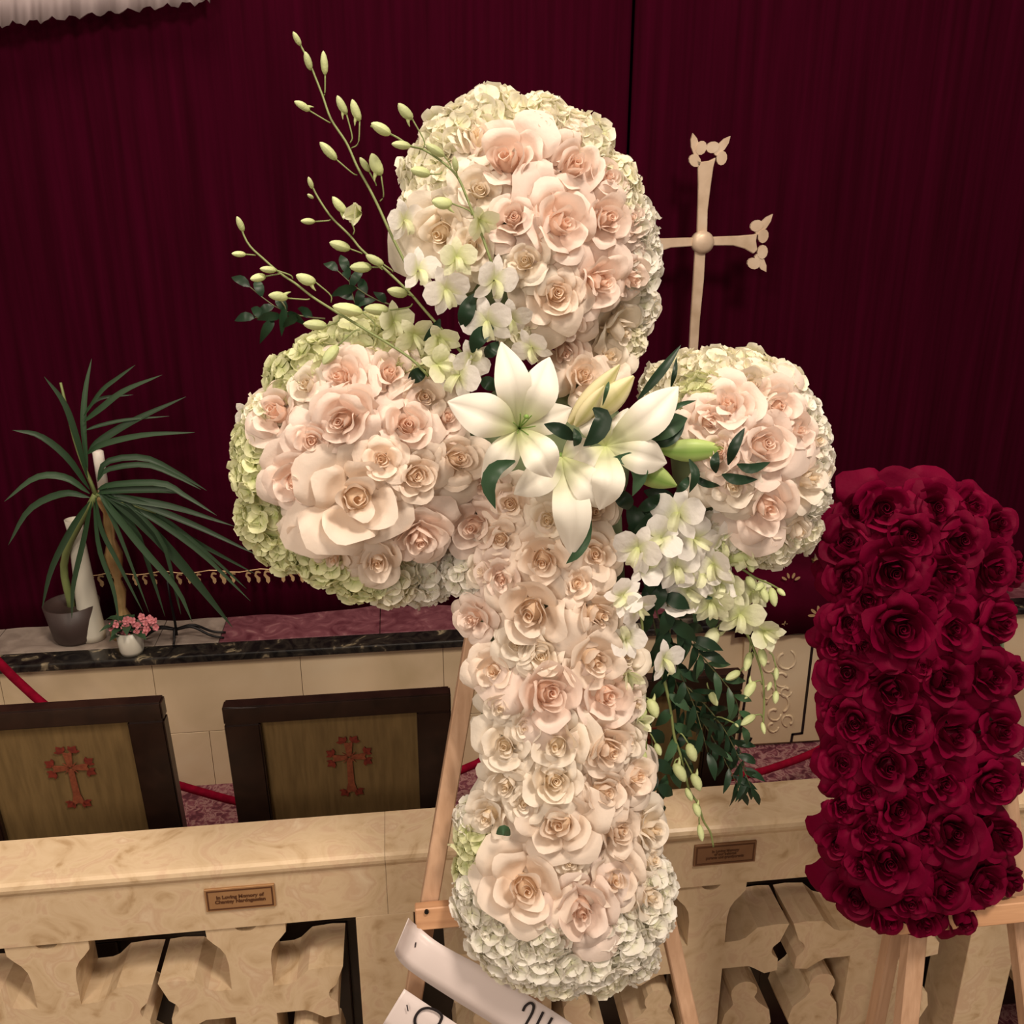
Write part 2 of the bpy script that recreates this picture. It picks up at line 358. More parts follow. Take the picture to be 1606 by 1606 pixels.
def lattice(xc):
    T = .029; W = .033; ax = pit/2-.004
    half = [(.020, hb+.001), (.062, hb+.001), (.061, hb-.020), (.052, hb-.032), (.043, hb-.042), (.036, hb-.056), (W, hb-.076), (W, T),
            (.058, T+.001), (.070, T+.006), (.080, T+.016), (.090, T+.026), (ax-.022, T+.029), (ax, T+.027), (ax-.013, .019)] + arc(ax-.010, 0, .016, 100, 260, 7)[1:-1] + \
           [(ax-.013, -.019), (ax-.012, -T-.016), (ax-.035, -T-.020), (ax-.055, -T-.006), (ax-.066, -T), (W, -T), (W, -.12), (W+.004, .062-zc)]
    hole = arc(0, hb+.004, .018, -170, -10, 8)
    pts = [(x_, z_) for x_, z_ in half] + [(-x_, z_) for x_, z_ in reversed(half)] + hole
    clean = pts
    bm = bmesh.new()
    prism(bm, [(xc+a, .004, zc+c_) for a, c_ in clean], (0, TH, 0)); obj('stone_cross', bm, M_STONE, rail)
    for sg in (-1, 1):      # leaf scrolls that rise from the foot of the cross
        o_ = [(.034, -.30), (.040, -.17), (.046, -.135), (.060, -.115)] + [(.078+.024*math.cos(math.radians(a)), -.088+.024*math.sin(math.radians(a))) for a in range(190, -60, -25)] + [(.106, -.115), (.128, -.135), (.134, -.165), (.120, -.20), (.085, -.235), (.06, -.30)]
        bm = bmesh.new(); prism(bm, [(xc+sg*a, .004, zc+c_) for a, c_ in o_], (0, TH, 0)); obj('stone_scroll', bm, M_STONE, rail)
cxs = [on_y(397, 1560, YR).x, on_y(836, 1525, YR).x, on_y(1107, 1499, YR).x]
pit = cxs[2]-cxs[1]
xcs = [cxs[0]-2*pit, cxs[0]-pit, cxs[0], cxs[1], cxs[2], cxs[2]+pit, cxs[2]+2*pit+.17, cxs[2]+3*pit+.17]
for xc in xcs: lattice(xc)
pilx = on_y(607, 1500, YR).x
for xc in (pilx, cxs[0]-2.5*pit-.085-.0, cxs[2]+1.5*pit+.085):
    bm = bmesh.new(); bx(bm, (xc-.046, 0, .07), (xc+.046, RB-YR-.004, zbb), .002); obj('pillar', bm, M_STONE, rail)
# memorial plaques: each a thing screwed to the beam
def plaque(uv, label, m, lines, size):
    (ua, va), (ub, vb), (uc, vc) = uv      # top-left, top-right, bottom-left
    a = on_y(ua, va, YR); b_ = on_y(ub, vb, YR); c_ = on_y(uc, vc, YR)
    x0, x1, z1, z0 = a.x, b_.x, (a.z+b_.z)/2, c_.z
    r_ = root('memorial_plaque', ((x0+x1)/2, YR, z0), label, 'plaque', 'plaques on the balustrade')
    wd = (x1-x0)/2; h_ = z1-z0
    bm = bmesh.new(); bx(bm, (-wd, -.004, 0), (wd, 0, h_), .0008); obj('plate', bm, m, r_)
    bm = bmesh.new(); e = .0022; q = .003
    for aa, bb in (((-wd+q, h_-q-e), (wd-q, h_-q)), ((-wd+q, q), (wd-q, q+e)), ((-wd+q, q+e), (-wd+q+e, h_-q-e)), ((wd-q-e, q+e), (wd-q, h_-q-e))):
        bx(bm, (aa[0], -.0047, aa[1]), (bb[0], -.0039, bb[1]))
    obj('border_line', bm, M_ENGR, r_)
    for i, tx in enumerate(lines):
        cu = bpy.data.curves.new('engraved_line', 'FONT'); cu.body = tx; cu.size = size; cu.align_x = 'CENTER'; cu.extrude = .0003; cu.offset = .0003
        cu.materials.append(M_ENGR)
        tmp = bpy.data.objects.new('tmp', cu); me = bpy.data.meshes.new_from_object(tmp); bpy.data.objects.remove(tmp); me.name = 'engraved_line'
        o_ = bpy.data.objects.new('engraved_line', me); COL.objects.link(o_); o_.parent = r_
        o_.location = (0, -.0045, h_/2 + size*(len(lines)/2-.75-i*1.0)); o_.rotation_euler = (PI/2, 0, 0)
plaque(((320, 1394), (430, 1384), (325, 1428)), 'tan bronze plaque with two engraved lines on the left length of beam', M_BRASSPL, ['In Loving Memory of', 'Chantey Nardegassian'], .0085)
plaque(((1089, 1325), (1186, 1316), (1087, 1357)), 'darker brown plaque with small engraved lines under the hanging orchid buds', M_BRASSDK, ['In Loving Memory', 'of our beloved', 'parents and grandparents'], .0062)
# ================================================================== CHAIRS
def leafcross(bm, c, ex, ez, s, dn):
    def poly(pts): prism(bm, [c+ex*(x_*s)+ez*(z_*s) for x_, z_ in pts], dn)
    return poly
def chair(uTL, uTR, vTL, YB, label, cross=True, name='wooden_chair'):
    a = on_y(uTL, vTL, YB); bb = on_y(uTR, vTL-(uTR-uTL)*.056, YB)
    x0, x1, z1 = a.x, bb.x, a.z; wd = (x1-x0)/2; xc = (x0+x1)/2
    r_ = root(name, (xc, YB, 0), label, 'chair', 'wooden chairs behind the balustrade')
    fr = .062; tilt = .10       # back leans: foot of the back sits further from us
    def Q(x_, z_, y_=0): return Vector((x_, (z1-z_)*tilt+y_, z_))
    def bar(n_, xa_, xb_, za, zb_, th=.03, m=M_DARKW):
        bm = bmesh.new()
        prism(bm, [Q(xa_, za), Q(xb_, za), Q(xb_, zb_), Q(xa_, zb_)], (0, th, 0))
        bmesh.ops.bevel(bm, geom=bm.edges[:], offset=.003, segments=2, affect='EDGES'); return obj(n_, bm, m, r_)
    zl = .36
    bar('top_rail', -wd, wd, z1-fr*.62, z1); bar('bottom_rail', -wd, wd, zl, zl+.05)
    bar('back_post', -wd, -wd+fr, zl+.05, z1-fr*.62); bar('back_post', wd-fr, wd, zl+.05, z1-fr*.62)
    bm = bmesh.new(); prism(bm, [Q(-wd+fr, zl+.05, .012), Q(wd-fr, zl+.05, .012), Q(wd-fr, z1-fr*.62, .012), Q(-wd+fr, z1-fr*.62, .012)], (0, .02, 0))
    pan = obj('upholstered_panel', bm, M_GOLDFAB, r_)
    if cross:
        cz = z1-.133; cc = Q(0.012, cz, .010); s = .001; ex = Vector((1, 0, 0)); ez = (Q(0, 1)-Q(0, 0)).normalized(); dn = Vector((0, -.0016, 0))
        def put(n_, polys, m):
            bm = bmesh.new()
            for pts in polys: prism(bm, [cc+ex*(x_*s)+ez*(z_*s) for x_, z_ in pts], dn)
            obj(n_, bm, m, r_ if False else pan)
        k_ = 1.0
        put('embroidered_arms', [[(-4, 2), (-8, 36), (0, 32), (8, 36), (4, 2)], [(-5, -2), (5, -2), (6, -60), (12, -86), (0, -80), (-12, -86), (-6, -60)],
             [(-3, 4), (-32, 8), (-28, 0), (-32, -8), (-3, -4)], [(3, -4), (32, -8), (28, 0), (32, 8), (3, 4)]], M_EMB2)
        lf = [(0, 0), (-8, 3), (-11, 10), (-6, 9), (0, 17), (6, 9), (11, 10), (8, 3)]
        def rot(a, ox, oz): ca, sa = math.cos(math.radians(a)), math.sin(math.radians(a)); return [(ox+x_*ca-z_*sa, oz+x_*sa+z_*ca) for x_, z_ in lf]
        for a_, ox, oz in ((35, -7, 34), (-35, 7, 34), (55, -27, 8), (125, -27, -8), (-55, 27, 8), (-125, 27, -8), (130, -8, -78), (-130, 8, -78)):
            put('embroidered_leaf', [rot(a_, ox, oz)], M_EMB)
        for a_ in (45, 135, 225, 315):
            ca, sa = math.cos(math.radians(a_)), math.sin(math.radians(a_))
            put('embroidered_ray', [[(3*ca-2*sa, 3*sa+2*ca), (17*ca, 17*sa), (3*ca+2*sa, 3*sa-2*ca)]], M_EMB2)
    bm = bmesh.new(); bx(bm, (-wd+.02, .05, .34), (wd-.02, .27, .385), .015); obj('seat', bm, M_GOLDFAB, r_)
    bm = bmesh.new(); bx(bm, (-wd, .045, .30), (wd, .275, .34), .004); obj('seat_rail', bm, M_DARKW, r_)
    for sx in (-1, 1):
        for yy in (.05, .235):
            bm = bmesh.new(); bx(bm, (sx*wd-(.04 if sx > 0 else 0), yy, .056), (sx*wd+(.04 if sx < 0 else 0), yy+.04, .30), .003); obj('leg', bm, M_DARKW, r_)
    return r_
YB = 1.50
chair(347, 707, 1111, YB, 'dark wooden chair whose olive fabric back carries the red embroidered cross')
chair(-110, 252, 1125, YB, 'dark wooden chair with olive back at the far left behind the beam')
chair(818, 1168, 1080, YB, 'dark wooden chair with olive back mostly hidden behind the hanging greenery')
kn = root('shade_screen', (0, 1.40, 0), 'long dark wooden screen added to darken the gaps of the pierced balustrade', 'screen')  # added dark screen that keeps the openings of the lattice black
bm = bmesh.new(); bx(bm, (-2.2, .0, .46), (2.7, .055, .50), .005); obj('top_board', bm, M_DARKW, kn)
x = -2.15
while x < 2.6:
    bm = bmesh.new(); bx(bm, (x, .012, .07), (x+.398, .034, .46), .003); obj('panel', bm, M_DARKW, kn)
    bm = bmesh.new(); bx(bm, (x-.02, .0, .056), (x+.02, .05, .46), .003); obj('post', bm, M_DARKW, kn); x += .4
# ================================================================== VELVET ROPES
YS = 2.15
def rope(pts, label):
    bm = bmesh.new(); tube(bm, [on_y(u, v, YS) for u, v in pts], .0105, sides=12, n=28)
    tag(obj('velvet_rope', bm, M_ROPE, None, True), label, 'rope', 'velvet ropes of the chancel')
rope([(-70, 960), (-20, 1020), (40, 1080), (100, 1130), (150, 1165), (200, 1197), (270, 1228), (320, 1243), (368, 1256), (450, 1270), (560, 1266), (660, 1235), (725, 1207), (757, 1192), (830, 1140), (880, 1080)], 'crimson velvet rope sagging behind the chairs left of the flower cross')
rope([(885, 1080), (940, 1150), (1020, 1205), (1110, 1222), (1180, 1213), (1225, 1200), (1270, 1183), (1300, 1166), (1370, 1120), (1430, 1060)], 'crimson velvet rope rising to the right behind the red roses')
pB = on_y(883, 1080, YS); pC = on_y(1432, 1060, YS); 
for px_, lb in ((on_y(-70, 960, YS).x, 'gilt rope post at the far left end of the velvet rope'), (pB.x, 'gilt rope post hidden behind the flower cross'), (pC.x, 'gilt rope post hidden behind the red roses')):
    r_ = root('rope_post', (px_, YS, .055), lb, 'stanchion')
    bm = bmesh.new(); lathe(bm, [(.10, .003), (.10, .015), (.03, .03), (.014, .05)], seg=24); obj('base', bm, M_GOLD, r_, True)
    bm = bmesh.new(); lathe(bm, [(.013, .045), (.013, .50), (.022, .51), (.022, .55), (.010, .57), (.018, .60), (.004, .625)], seg=16); obj('pole', bm, M_GOLD, r_, True)
# ================================================================== CARVED PANEL, ALTAR CLOTH, CANDLE (right)
pn = tag(empty('carved_panel', (0, YP, 0)), 'carved limestone panel with a stepped black inlay line below the red cloth', 'panel')
def Y(u, v, dy=0): p = on_y(u, v, YP-dy); return Vector((p.x, -dy, p.z))
bm = bmesh.new(); prism(bm, [Y(1168, 1000, .012), Y(1330, 992, .012), Y(1330, 1158, .012), Y(1160, 1168, .012)], (0, .012, 0)); obj('slab', bm, M_STONE2, pn)
def inlay(pts, wpx=3.2):
    bm = bmesh.new()
    P3 = [Y(u, v, .0128) for u, v in pts]
    for a, c in zip(P3, P3[1:]):
        d = (c-a).normalized(); s_ = Vector((-d.z, 0, d.x))*.0042
        prism(bm, [a-s_-d*.0027, c-s_+d*.0027, c+s_+d*.0027, a+s_-d*.0027], (0, .0014, 0))
    obj('black_inlay', bm, M_INLAY, pn)
inlay([(1276, 998), (1258, 1150), (1243, 1152), (1241, 1163)]); inlay([(1183, 1004), (1166, 1112), (1159, 1163), (1176, 1162), (1178, 1158)])
bm = bmesh.new()
for (u, v, r_, a0, a1) in ((1232, 1035, 17, -60, 250), (1226, 1065, 13, 60, 330), (1222, 1105, 20, 180, 420), (1214, 1120, 11, 0, 300), (1232, 1085, 9, 0, 320), (1205, 1045, 10, 20, 280), (1206, 1085, 12, 90, 380), (1212, 1140, 9, 0, 270), (1236, 1130, 10, 100, 420)):
    tube(bm, [Y(u+r_*(1-.35*i/14)*math.cos(math.radians(a0+(a1-a0)*i/14)), v+r_*(1-.35*i/14)*math.sin(math.radians(a0+(a1-a0)*i/14)), .012) for i in range(15)], .003, .005, 6)
obj('relief_scroll', bm, M_STONE2, pn, True)
# cloth-covered altar end
za = on_y(1240, 900, YP).z; xa_ = on_y(1152, 1000, YP-.03).x; xb_ = on_y(1480, 980, YP-.03).x
bm = bmesh.new(); bx(bm, (xa_+.02, YP+.01, ZP), (xb_-.02, YC-.05, za-.004), .003)
alt = tag(obj('altar_block', bm, M_STONE2), 'stone altar end hidden under the embroidered red cloth', 'altar')
g = Grid(); rows = []; nx = 60; ylo = YP-.028
zbt = on_y(1240, 994, ylo).z
for (yy, zz) in ((YC-.05, za), (YP+.02, za+.001), (YP-.015, za-.003), (YP-.026, za-.015), (ylo, (za+zbt)/2), (ylo-.002, zbt)):
    rows.append([Vector((xa_+(xb_-xa_)*j/nx, yy+(.003*math.sin(j*.8) if zz < za-.01 else 0), zz)) for j in range(nx+1)])
g.sheet(rows, [0]*6); cl = link('altar_cloth', g.mesh('altar_cloth', M_VELVET)); cl.modifiers.new('t', 'SOLIDIFY').thickness = .003
tag(cl, 'dark red velvet altar cloth with gold embroidery hanging right of the cascade', 'cloth')
def ell(bm, u, v, a, b_, rot_, Yd, th=.003):
    c = on_y(u, v, Yd); q = pxs(c); ca, sa = math.cos(math.radians(rot_)), math.sin(math.radians(rot_))
    prism(bm, [c+Vector(((a*math.cos(t)*ca-b_*math.sin(t)*sa)*q, 0, (a*math.cos(t)*sa+b_*math.sin(t)*ca)*q)) for t in [2*PI*k/10 for k in range(10)]], (0, -th, 0))
for grp in ([(1285, 965, 8, 3, a) for a in (20, 60, 100, 140, 180)], [(1240, 912, 6, 2.4, a) for a in (30, 70, 110, 150)], [(1330, 965, 8, 3, a) for a in (0, 45, 90, 135, 180)]):
    for (u, v, a, b_, an) in grp:
        bm = bmesh.new(); ell(bm, u+12*math.cos(math.radians(an)), v-10*math.sin(math.radians(an)), a*.8, b_*.8, an, ylo-.004); obj('gold_petal', bm, M_GOLDTHREAD, cl)
bm = bmesh.new(); ell(bm, 1230, 980, 8, 1.1, 90, ylo-.004); ell(bm, 1230, 978, 5, 1.1, 0, ylo-.004); obj('gold_cross', bm, M_GOLDTHREAD, cl)
def candlestick(u, vtop, vcandle, vbase, Yd, zb_, label, sc=1.0, colm=M_GOLD):
    p = on_y(u, vbase, Yd); pt = on_y(u, vcandle, Yd); ptt = on_y(u, vtop, Yd)
    r_ = root('candlestick', (p.x, Yd, zb_), label, 'candlestick'); H = pt.z-zb_
    k_ = sc
    bm = bmesh.new(); lathe(bm, [(.030*k_, .001), (.030*k_, H*.05), (.018*k_, H*.12), (.008*k_, H*.2), (.014*k_, H*.32), (.007*k_, H*.4), (.016*k_, H*.52), (.018*k_, H*.58), (.008*k_, H*.68), (.011*k_, H*.8), (.008*k_, H*.86), (.019*k_, H*.95), (.020*k_, H)], seg=18); obj('stem', bm, colm, r_, True)
    cr = .0105*sc
    bm = bmesh.new(); lathe(bm, [(cr, H), (cr, ptt.z-zb_-.003), (cr*.7, ptt.z-zb_), (.001, ptt.z-zb_+.001)], seg=14); obj('candle', bm, M_WAX, r_, True)
    bm = bmesh.new(); tube(bm, [(0, 0, ptt.z-zb_), (.001, 0, ptt.z-zb_+.008)], .0008); obj('wick', bm, M_INK, r_)
candlestick(1276, 818, 878, 925, YP+.06, za+.002, 'gilt candlestick with a white candle on the red altar cloth', .85)
# ================================================================== PROCESSIONAL CROSS
YX = 2.53
pc = root('processional_cross', (on_y(1087, 900, YX).x, YX, ZP), 'pale gilt standing cross with trefoil tips before the curtain', 'cross')
O = pc.location
def X(u, v, dy=0): p = on_y(u, v, YX+dy); return p-O
def xarm(n_, pts, parent=pc, th=.012, dy=0.0):
    bm = bmesh.new(); prism(bm, [X(u, v, -th/2+dy) for u, v in pts], (0, th, 0))
    bmesh.ops.bevel(bm, geom=[e for e in bm.edges if e.calc_face_angle(0) > .5], offset=.0016, segments=2, affect='EDGES'); return obj(n_, bm, M_GILT, parent)
xarm('upper_arm', [(1094, 368), (1095, 330), (1096, 290), (1095, 262), (1092, 250), (1100, 254), (1113, 252), (1123, 247), (1119, 262), (1115, 290), (1110, 330), (1109, 368)])
ra = [(1112, 372), (1130, 371), (1160, 370), (1182, 368), (1188, 366), (1186, 378), (1188, 392), (1182, 398), (1168, 390), (1150, 385), (1112, 385)]
xarm('side_arm', ra); xarm('side_arm', [(2*1101-u, v+(1101-u)*-.07-2*0) for u, v in [(a, b_+0) for a, b_ in ra]][::-1])
xarm('lower_arm', [(1091, 388), (1107, 388), (1104, 440), (1098, 500), (1094, 560), (1082, 900), (1070, 900), (1081, 560), (1084, 500), (1088, 440)])
bm = bmesh.new(); hc = X(1101, 380); lathe(bm, [(.029, -.012), (.030, 0), (.029, .012), (.018, .018), (.001, .020)], seg=24)
bmesh.ops.rotate(bm, verts=bm.verts, cent=(0, 0, 0), matrix=Matrix.Rotation(PI/2, 3, 'X')); bmesh.ops.translate(bm, verts=bm.verts, vec=hc); obj('hub', bm, M_GILT, pc, True)
def trefoil(pt, bs, l1, l2, r1=8.5, r2=8.5):
    bm = bmesh.new()
    def disc(u, v, a, b_, an, dy):
        c = X(u, v); q = pxs(c+O); ca, sa = math.cos(an), math.sin(an)
        prism(bm, [c+Vector(((a*math.cos(t)*ca-b_*math.sin(t)*sa)*q, -.004-dy, -(a*math.cos(t)*sa+b_*math.sin(t)*ca)*q)) for t in [2*PI*k/12 for k in range(12)]], (0, .008, 0))
    an = math.atan2(pt[1]-bs[1], pt[0]-bs[0]); L = math.hypot(pt[0]-bs[0], pt[1]-bs[1])
    c = X(*bs); q = pxs(c+O); ca, sa = math.cos(an), math.sin(an)
    prism(bm, [c+Vector(((x_*ca-y_*sa)*q, -.003, -(x_*sa+y_*ca)*q)) for x_, y_ in [(-4, -4), (L*.35, -6.5), (L*.7, -5), (L, 0), (L*.7, 5), (L*.35, 6.5), (-4, 4)]], (0, .007, 0))
    disc(l1[0], l1[1], r1*1.25, r1, an+.6, .001); disc(l2[0], l2[1], r2*1.25, r2, an-.6, .002); disc(bs[0], bs[1], 5, 5, 0, 0)
    obj('trefoil', bm, M_GILT, pc)
trefoil((1144, 215), (1124, 239), (1117, 231), (1131, 248)); trefoil((1084, 211), (1092, 240), (1099, 232), (1089, 252))
trefoil((1210, 337), (1189, 363), (1186, 354), (1196, 370)); trefoil((1204, 426), (1188, 403), (1195, 395), (1181, 413))
trefoil((992, 352), (1013, 375), (1006, 385), (1016, 364)); trefoil((1000, 440), (1013, 412), (1005, 403), (1022, 420))
bm = bmesh.new(); lathe(bm, [(.05, .001), (.05, .012), (.02, .03), (.012, .07), (.012, .12)], seg=20); ob_ = obj('foot', bm, M_GILT, pc, True); ob_.location = X(1075, 900)*1; ob_.location.z = 0; ob_.location.y = 0
# ================================================================== LEFT SIDE OF THE PLATFORM
YL = 2.50
candlestick(196, 705, 770, 985, YL+.06, ZP, 'tall gilt candlestick behind the palm fronds', 1.35)
pv = on_y(158, 1000, YL+.05); r_ = root('white_vase', (pv.x-.02, YL+.05, ZP), 'tall tapered white vase at the left behind the palm', 'vase')
bm = bmesh.new(); lathe(bm, [(.034, .001), (.036, .02), (.030, .10), (.024, .22), (.020, .32), (.024, .36), (.021, .36), (.016, .32)], seg=24); obj('body', bm, M_CERAMIC, r_, True)
# kalanchoe
pk = on_z(205, 1029, ZP); r_ = root('potted_kalanchoe', (pk.x, pk.y+.02, ZP), 'small white pot of pink clustered flowers on the platform edge', 'potted plant')
bm = bmesh.new(); lathe(bm, [(.028, .001), (.032, .012), (.036, .07), (.033, .07), (.028, .06)], seg=20); obj('pot', bm, M_CERAMIC, r_, True)
gl = Grid()
for i in range(26):
    a = random.uniform(0, 2*PI); rr = random.uniform(.02, .07); z_ = .075+random.uniform(-.01, .03)
    d = Vector((math.cos(a), math.sin(a), .3)); leaf_sheet(gl, [Vector((0, 0, .06)), Vector((rr*.6*d.x, rr*.6*d.y, z_)), Vector((rr*1.1*d.x, rr*1.1*d.y, z_-.01))], .028, nrm=(0, 0, 1), n=5, m=3)
o = link('foliage', gl.mesh('foliage', M_LEAF2), r_); o['kind'] = 'stuff'
def floret_sheets(g, M, petals=4, wid=.62, cup=.25, n=4, m_=4, rr=1.0):
    for k_ in range(petals):
        a0 = 2*PI*k_/petals; rows = []; ts = []
        for i in range(n):
            t = i/(n-1); row = []; tt = []
            for j in range(m_):
                s_ = 2*j/(m_-1)-1
                r2 = (.05+.95*t*(1-.24*s_*s_*t))*rr; wv = wid*math.sin(PI*(.12+.60*t))*(1.0)
                x_ = r2; y_ = s_*wv*min(1, .2+t*1.3); z_ = cup*t*t+.10*s_*s_*t-.04*k_*(k_ % 2)
                row.append(M @ Vector((x_*math.cos(a0)-y_*math.sin(a0), x_*math.sin(a0)+y_*math.cos(a0), z_))); tt.append(t)
            rows.append(row); ts.append(tt)
        g.sheet(rows, ts)
g0 = Grid(); floret_sheets(g0, Matrix.Identity(4), 4, .5, .1)
fm = g0.mesh('pink_floret', M_PINK)
for (u, v) in [(185, 978), (192, 984), (180, 990), (196, 972), (205, 975), (212, 981), (203, 986), (221, 968), (227, 975), (232, 984), (224, 990), (240, 976), (246, 983), (189, 996), (198, 996), (214, 992), (176, 984), (233, 972)]:
    for q in range(3):
        p = on_y(u+random.uniform(-4, 4), v+random.uniform(-3, 3), pk.y+.02-random.uniform(0, .03))
        inst('flower', fm, r_, Matrix.Translation(p-r_.location) @ frame((random.uniform(-.5, .5), -1, random.uniform(.1, .8)), random.uniform(0, 6)) @ Matrix.Scale(.0095, 4))
# black iron stand
pi_ = on_z(278, 1002, ZP); r_ = root('iron_stand', (pi_.x, pi_.y, ZP), 'low black wrought iron stand with splayed legs on the platform', 'stand')
bm = bmesh.new(); tube(bm, [(0, 0, .012), (0, 0, .05), (-.004, 0, .12), (-.006, 0, .20)], .004, .003, 8); obj('post', bm, M_IRON, r_, True)
for a in (200, 340, 20, 160, 270):
    d = Vector((math.cos(math.radians(a)), math.sin(math.radians(a))*.35, 0))
    bm = bmesh.new(); tube(bm, [Vector((0, 0, .03)), d*.05+Vector((0, 0, .038)), d*.10+Vector((0, 0, .012)), d*.14+Vector((0, 0, .004))], .0045, .003, 7, 12); obj('leg', bm, M_IRON, r_, True)
# palm
pp = on_z(95, 1040, ZP); r_ = root('potted_palm', (pp.x, 2.56, ZP), 'green potted palm with long arching leaflets at the left edge', 'potted plant')
OP = r_.location
bm = bmesh.new(); lathe(bm, [(.055, .001), (.06, .01), (.075, .11), (.07, .11), (.066, .10)], seg=24); obj('pot', bm, M_POT, r_, True)
YL2 = 2.40
def L(u, v, dy=0): return on_y(u, v, YL2+dy)-OP
cr0 = L(150, 775, .02)
bm = bmesh.new(); tube(bm, [Vector((0, 0, .09)), Vector((.01, -.02, .25)), cr0], .012, .008, 8, 10); tube(bm, [cr0, L(120, 700, .02), L(95, 600, .03)], .006, .003, 6, 8); tube(bm, [cr0, L(200, 790), L(245, 805)], .005, .002, 6, 8)
obj('stem', bm, M_STEM, r_, True)
def C1(x_, y_): return (150+x_/3.2125, 550+y_/3.2125)
fr = [([(-60, 330), (30, 205), (110, 140), (200, 72)], 9), ([(-60, 360), (30, 290), (150, 200), (335, 122)], 13), ([(-50, 300), (30, 240), (190, 222)], 7), ([(-50, 400), (30, 375), (160, 348), (372, 330)], 8),
      ([(-40, 520), (30, 452), (200, 350), (455, 232)], 16), ([(-40, 520), (40, 472), (250, 425), (500, 412)], 13), ([(10, 650), (60, 560), (240, 540), (400, 610), (560, 705)], 14), ([(10, 660), (60, 600), (250, 575), (400, 630), (530, 700)], 12),
      ([(10, 700), (90, 675), (330, 668), (450, 730), (610, 830)], 14), ([(10, 720), (90, 705), (300, 700), (400, 708), (430, 716)], 15), ([(40, 720), (180, 750), (400, 790), (700, 885)], 16), ([(60, 720), (200, 760), (500, 880), (815, 1030)], 15),
      ([(60, 730), (220, 790), (500, 960), (805, 1125)], 13), ([(60, 740), (250, 820), (520, 1010), (780, 1262)], 13), ([(20, 700), (60, 720), (250, 880), (420, 1060), (560, 1230), (690, 1395)], 24), ([(20, 700), (50, 740), (200, 900), (280, 1120), (350, 1340)], 12),
      ([(20, 720), (80, 800), (240, 1000), (410, 1200), (487, 1368)], 15), ([(20, 720), (50, 770), (130, 950), (270, 1320)], 10), ([(0, 740), (30, 900), (120, 1080), (240, 1320)], 10), ([(-10, 760), (20, 1000), (90, 1200), (120, 1390)], 10),
      ([(20, 700), (150, 760), (330, 950), (400, 1200), (430, 1330)], 9), ([(40, 720), (210, 770), (420, 900), (640, 1090), (760, 1200)], 9),
      ([(-30, 720), (-150, 640), (-300, 640), (-460, 760)], 15), ([(-30, 740), (-160, 720), (-330, 800), (-440, 980)], 15), ([(-30, 700), (-140, 540), (-280, 430), (-420, 400)], 14), ([(-40, 640), (-100, 420), (-160, 260), (-260, 130)], 13),
      ([(-40, 600), (-60, 380), (-50, 200), (-20, 40)], 12), ([(-30, 760), (-120, 900), (-220, 1100), (-270, 1300)], 14), ([(-20, 760), (-60, 960), (-110, 1180), (-120, 1350)], 12)]
for i, (pts, wpx) in enumerate(fr):
    q = [C1(*p) for p in pts]; dy = random.uniform(-.04, .05)
    mid = [L(u, v, dy*(j/(len(q)-1))) for j, (u, v) in enumerate(q)]
    leaf('leaflet', r_, mid, wpx*.0017*.72, M_PALM, nrm=(.1, -1, .5), fold=.5, n=12, m=3, peak=.42, tip=.7)
# ================================================================== FLOWER SHAPES (unit size)
def rose_petal(g, az, W, base, ctrl, tip, roll=.1, n=9, m_=11, seed=0, point=.05, tbase=0.0, wob=.02, off=(0, 0)):
    rnd = random.Random(seed); p1, p2, p3, p4 = rnd.uniform(0, 6), rnd.uniform(0, 6), rnd.uniform(-1, 1), rnd.uniform(.4, 1.5)
    rows = []; ts = []; side = rnd.choice((-1, 1)); q1 = rnd.uniform(.5, 1.6); q2 = rnd.uniform(.5, 1.6)
    for i in range(n):
        t0 = i/(n-1); row = []; tl = []
        for j in range(m_):
            s_ = 2*j/(m_-1)-1
            t = t0*(1-.26*abs(s_)**3.2)+point*t0**4*max(0, 1-abs(s_-.1*side)*2.6)
            r_ = (1-t)**2*base[0]+2*t*(1-t)*ctrl[0]+t*t*tip[0]; z_ = (1-t)**2*base[1]+2*t*(1-t)*ctrl[1]+t*t*tip[1]
            wv = W*(.30+.70*math.sin(PI/2*min(1, t0*1.35)))*(1-.16*t0**6)
            e = max(0, t-.70)/.30; es = max(0, abs(s_)-.45)/.55*t0; qs = q1 if s_ < 0 else q2
            c1_ = roll*p4*e**1.6; c2_ = roll*1.15*qs*es**1.7
            r_ += c1_*1.0+c2_*.55; z_ -= c1_*(.65+.4*e)+c2_*.95
            z_ += wob*math.sin(s_*3.2+p1+t0*2)*t0+wob*.35*math.sin(s_*8+p2)*t0**3; r_ += wob*.8*math.cos(s_*4+p2)*t0
            ph = az+s_*wv*(1-.25*es*qs*.5)+.06*p3*t0
            row.append(Vector((r_*math.cos(ph)+off[0]*(1-t0), r_*math.sin(ph)+off[1]*(1-t0), z_))); tl.append(min(1, tbase+(1-tbase)*t))
        rows.append(row); ts.append(tl)
    g.sheet(rows, ts)
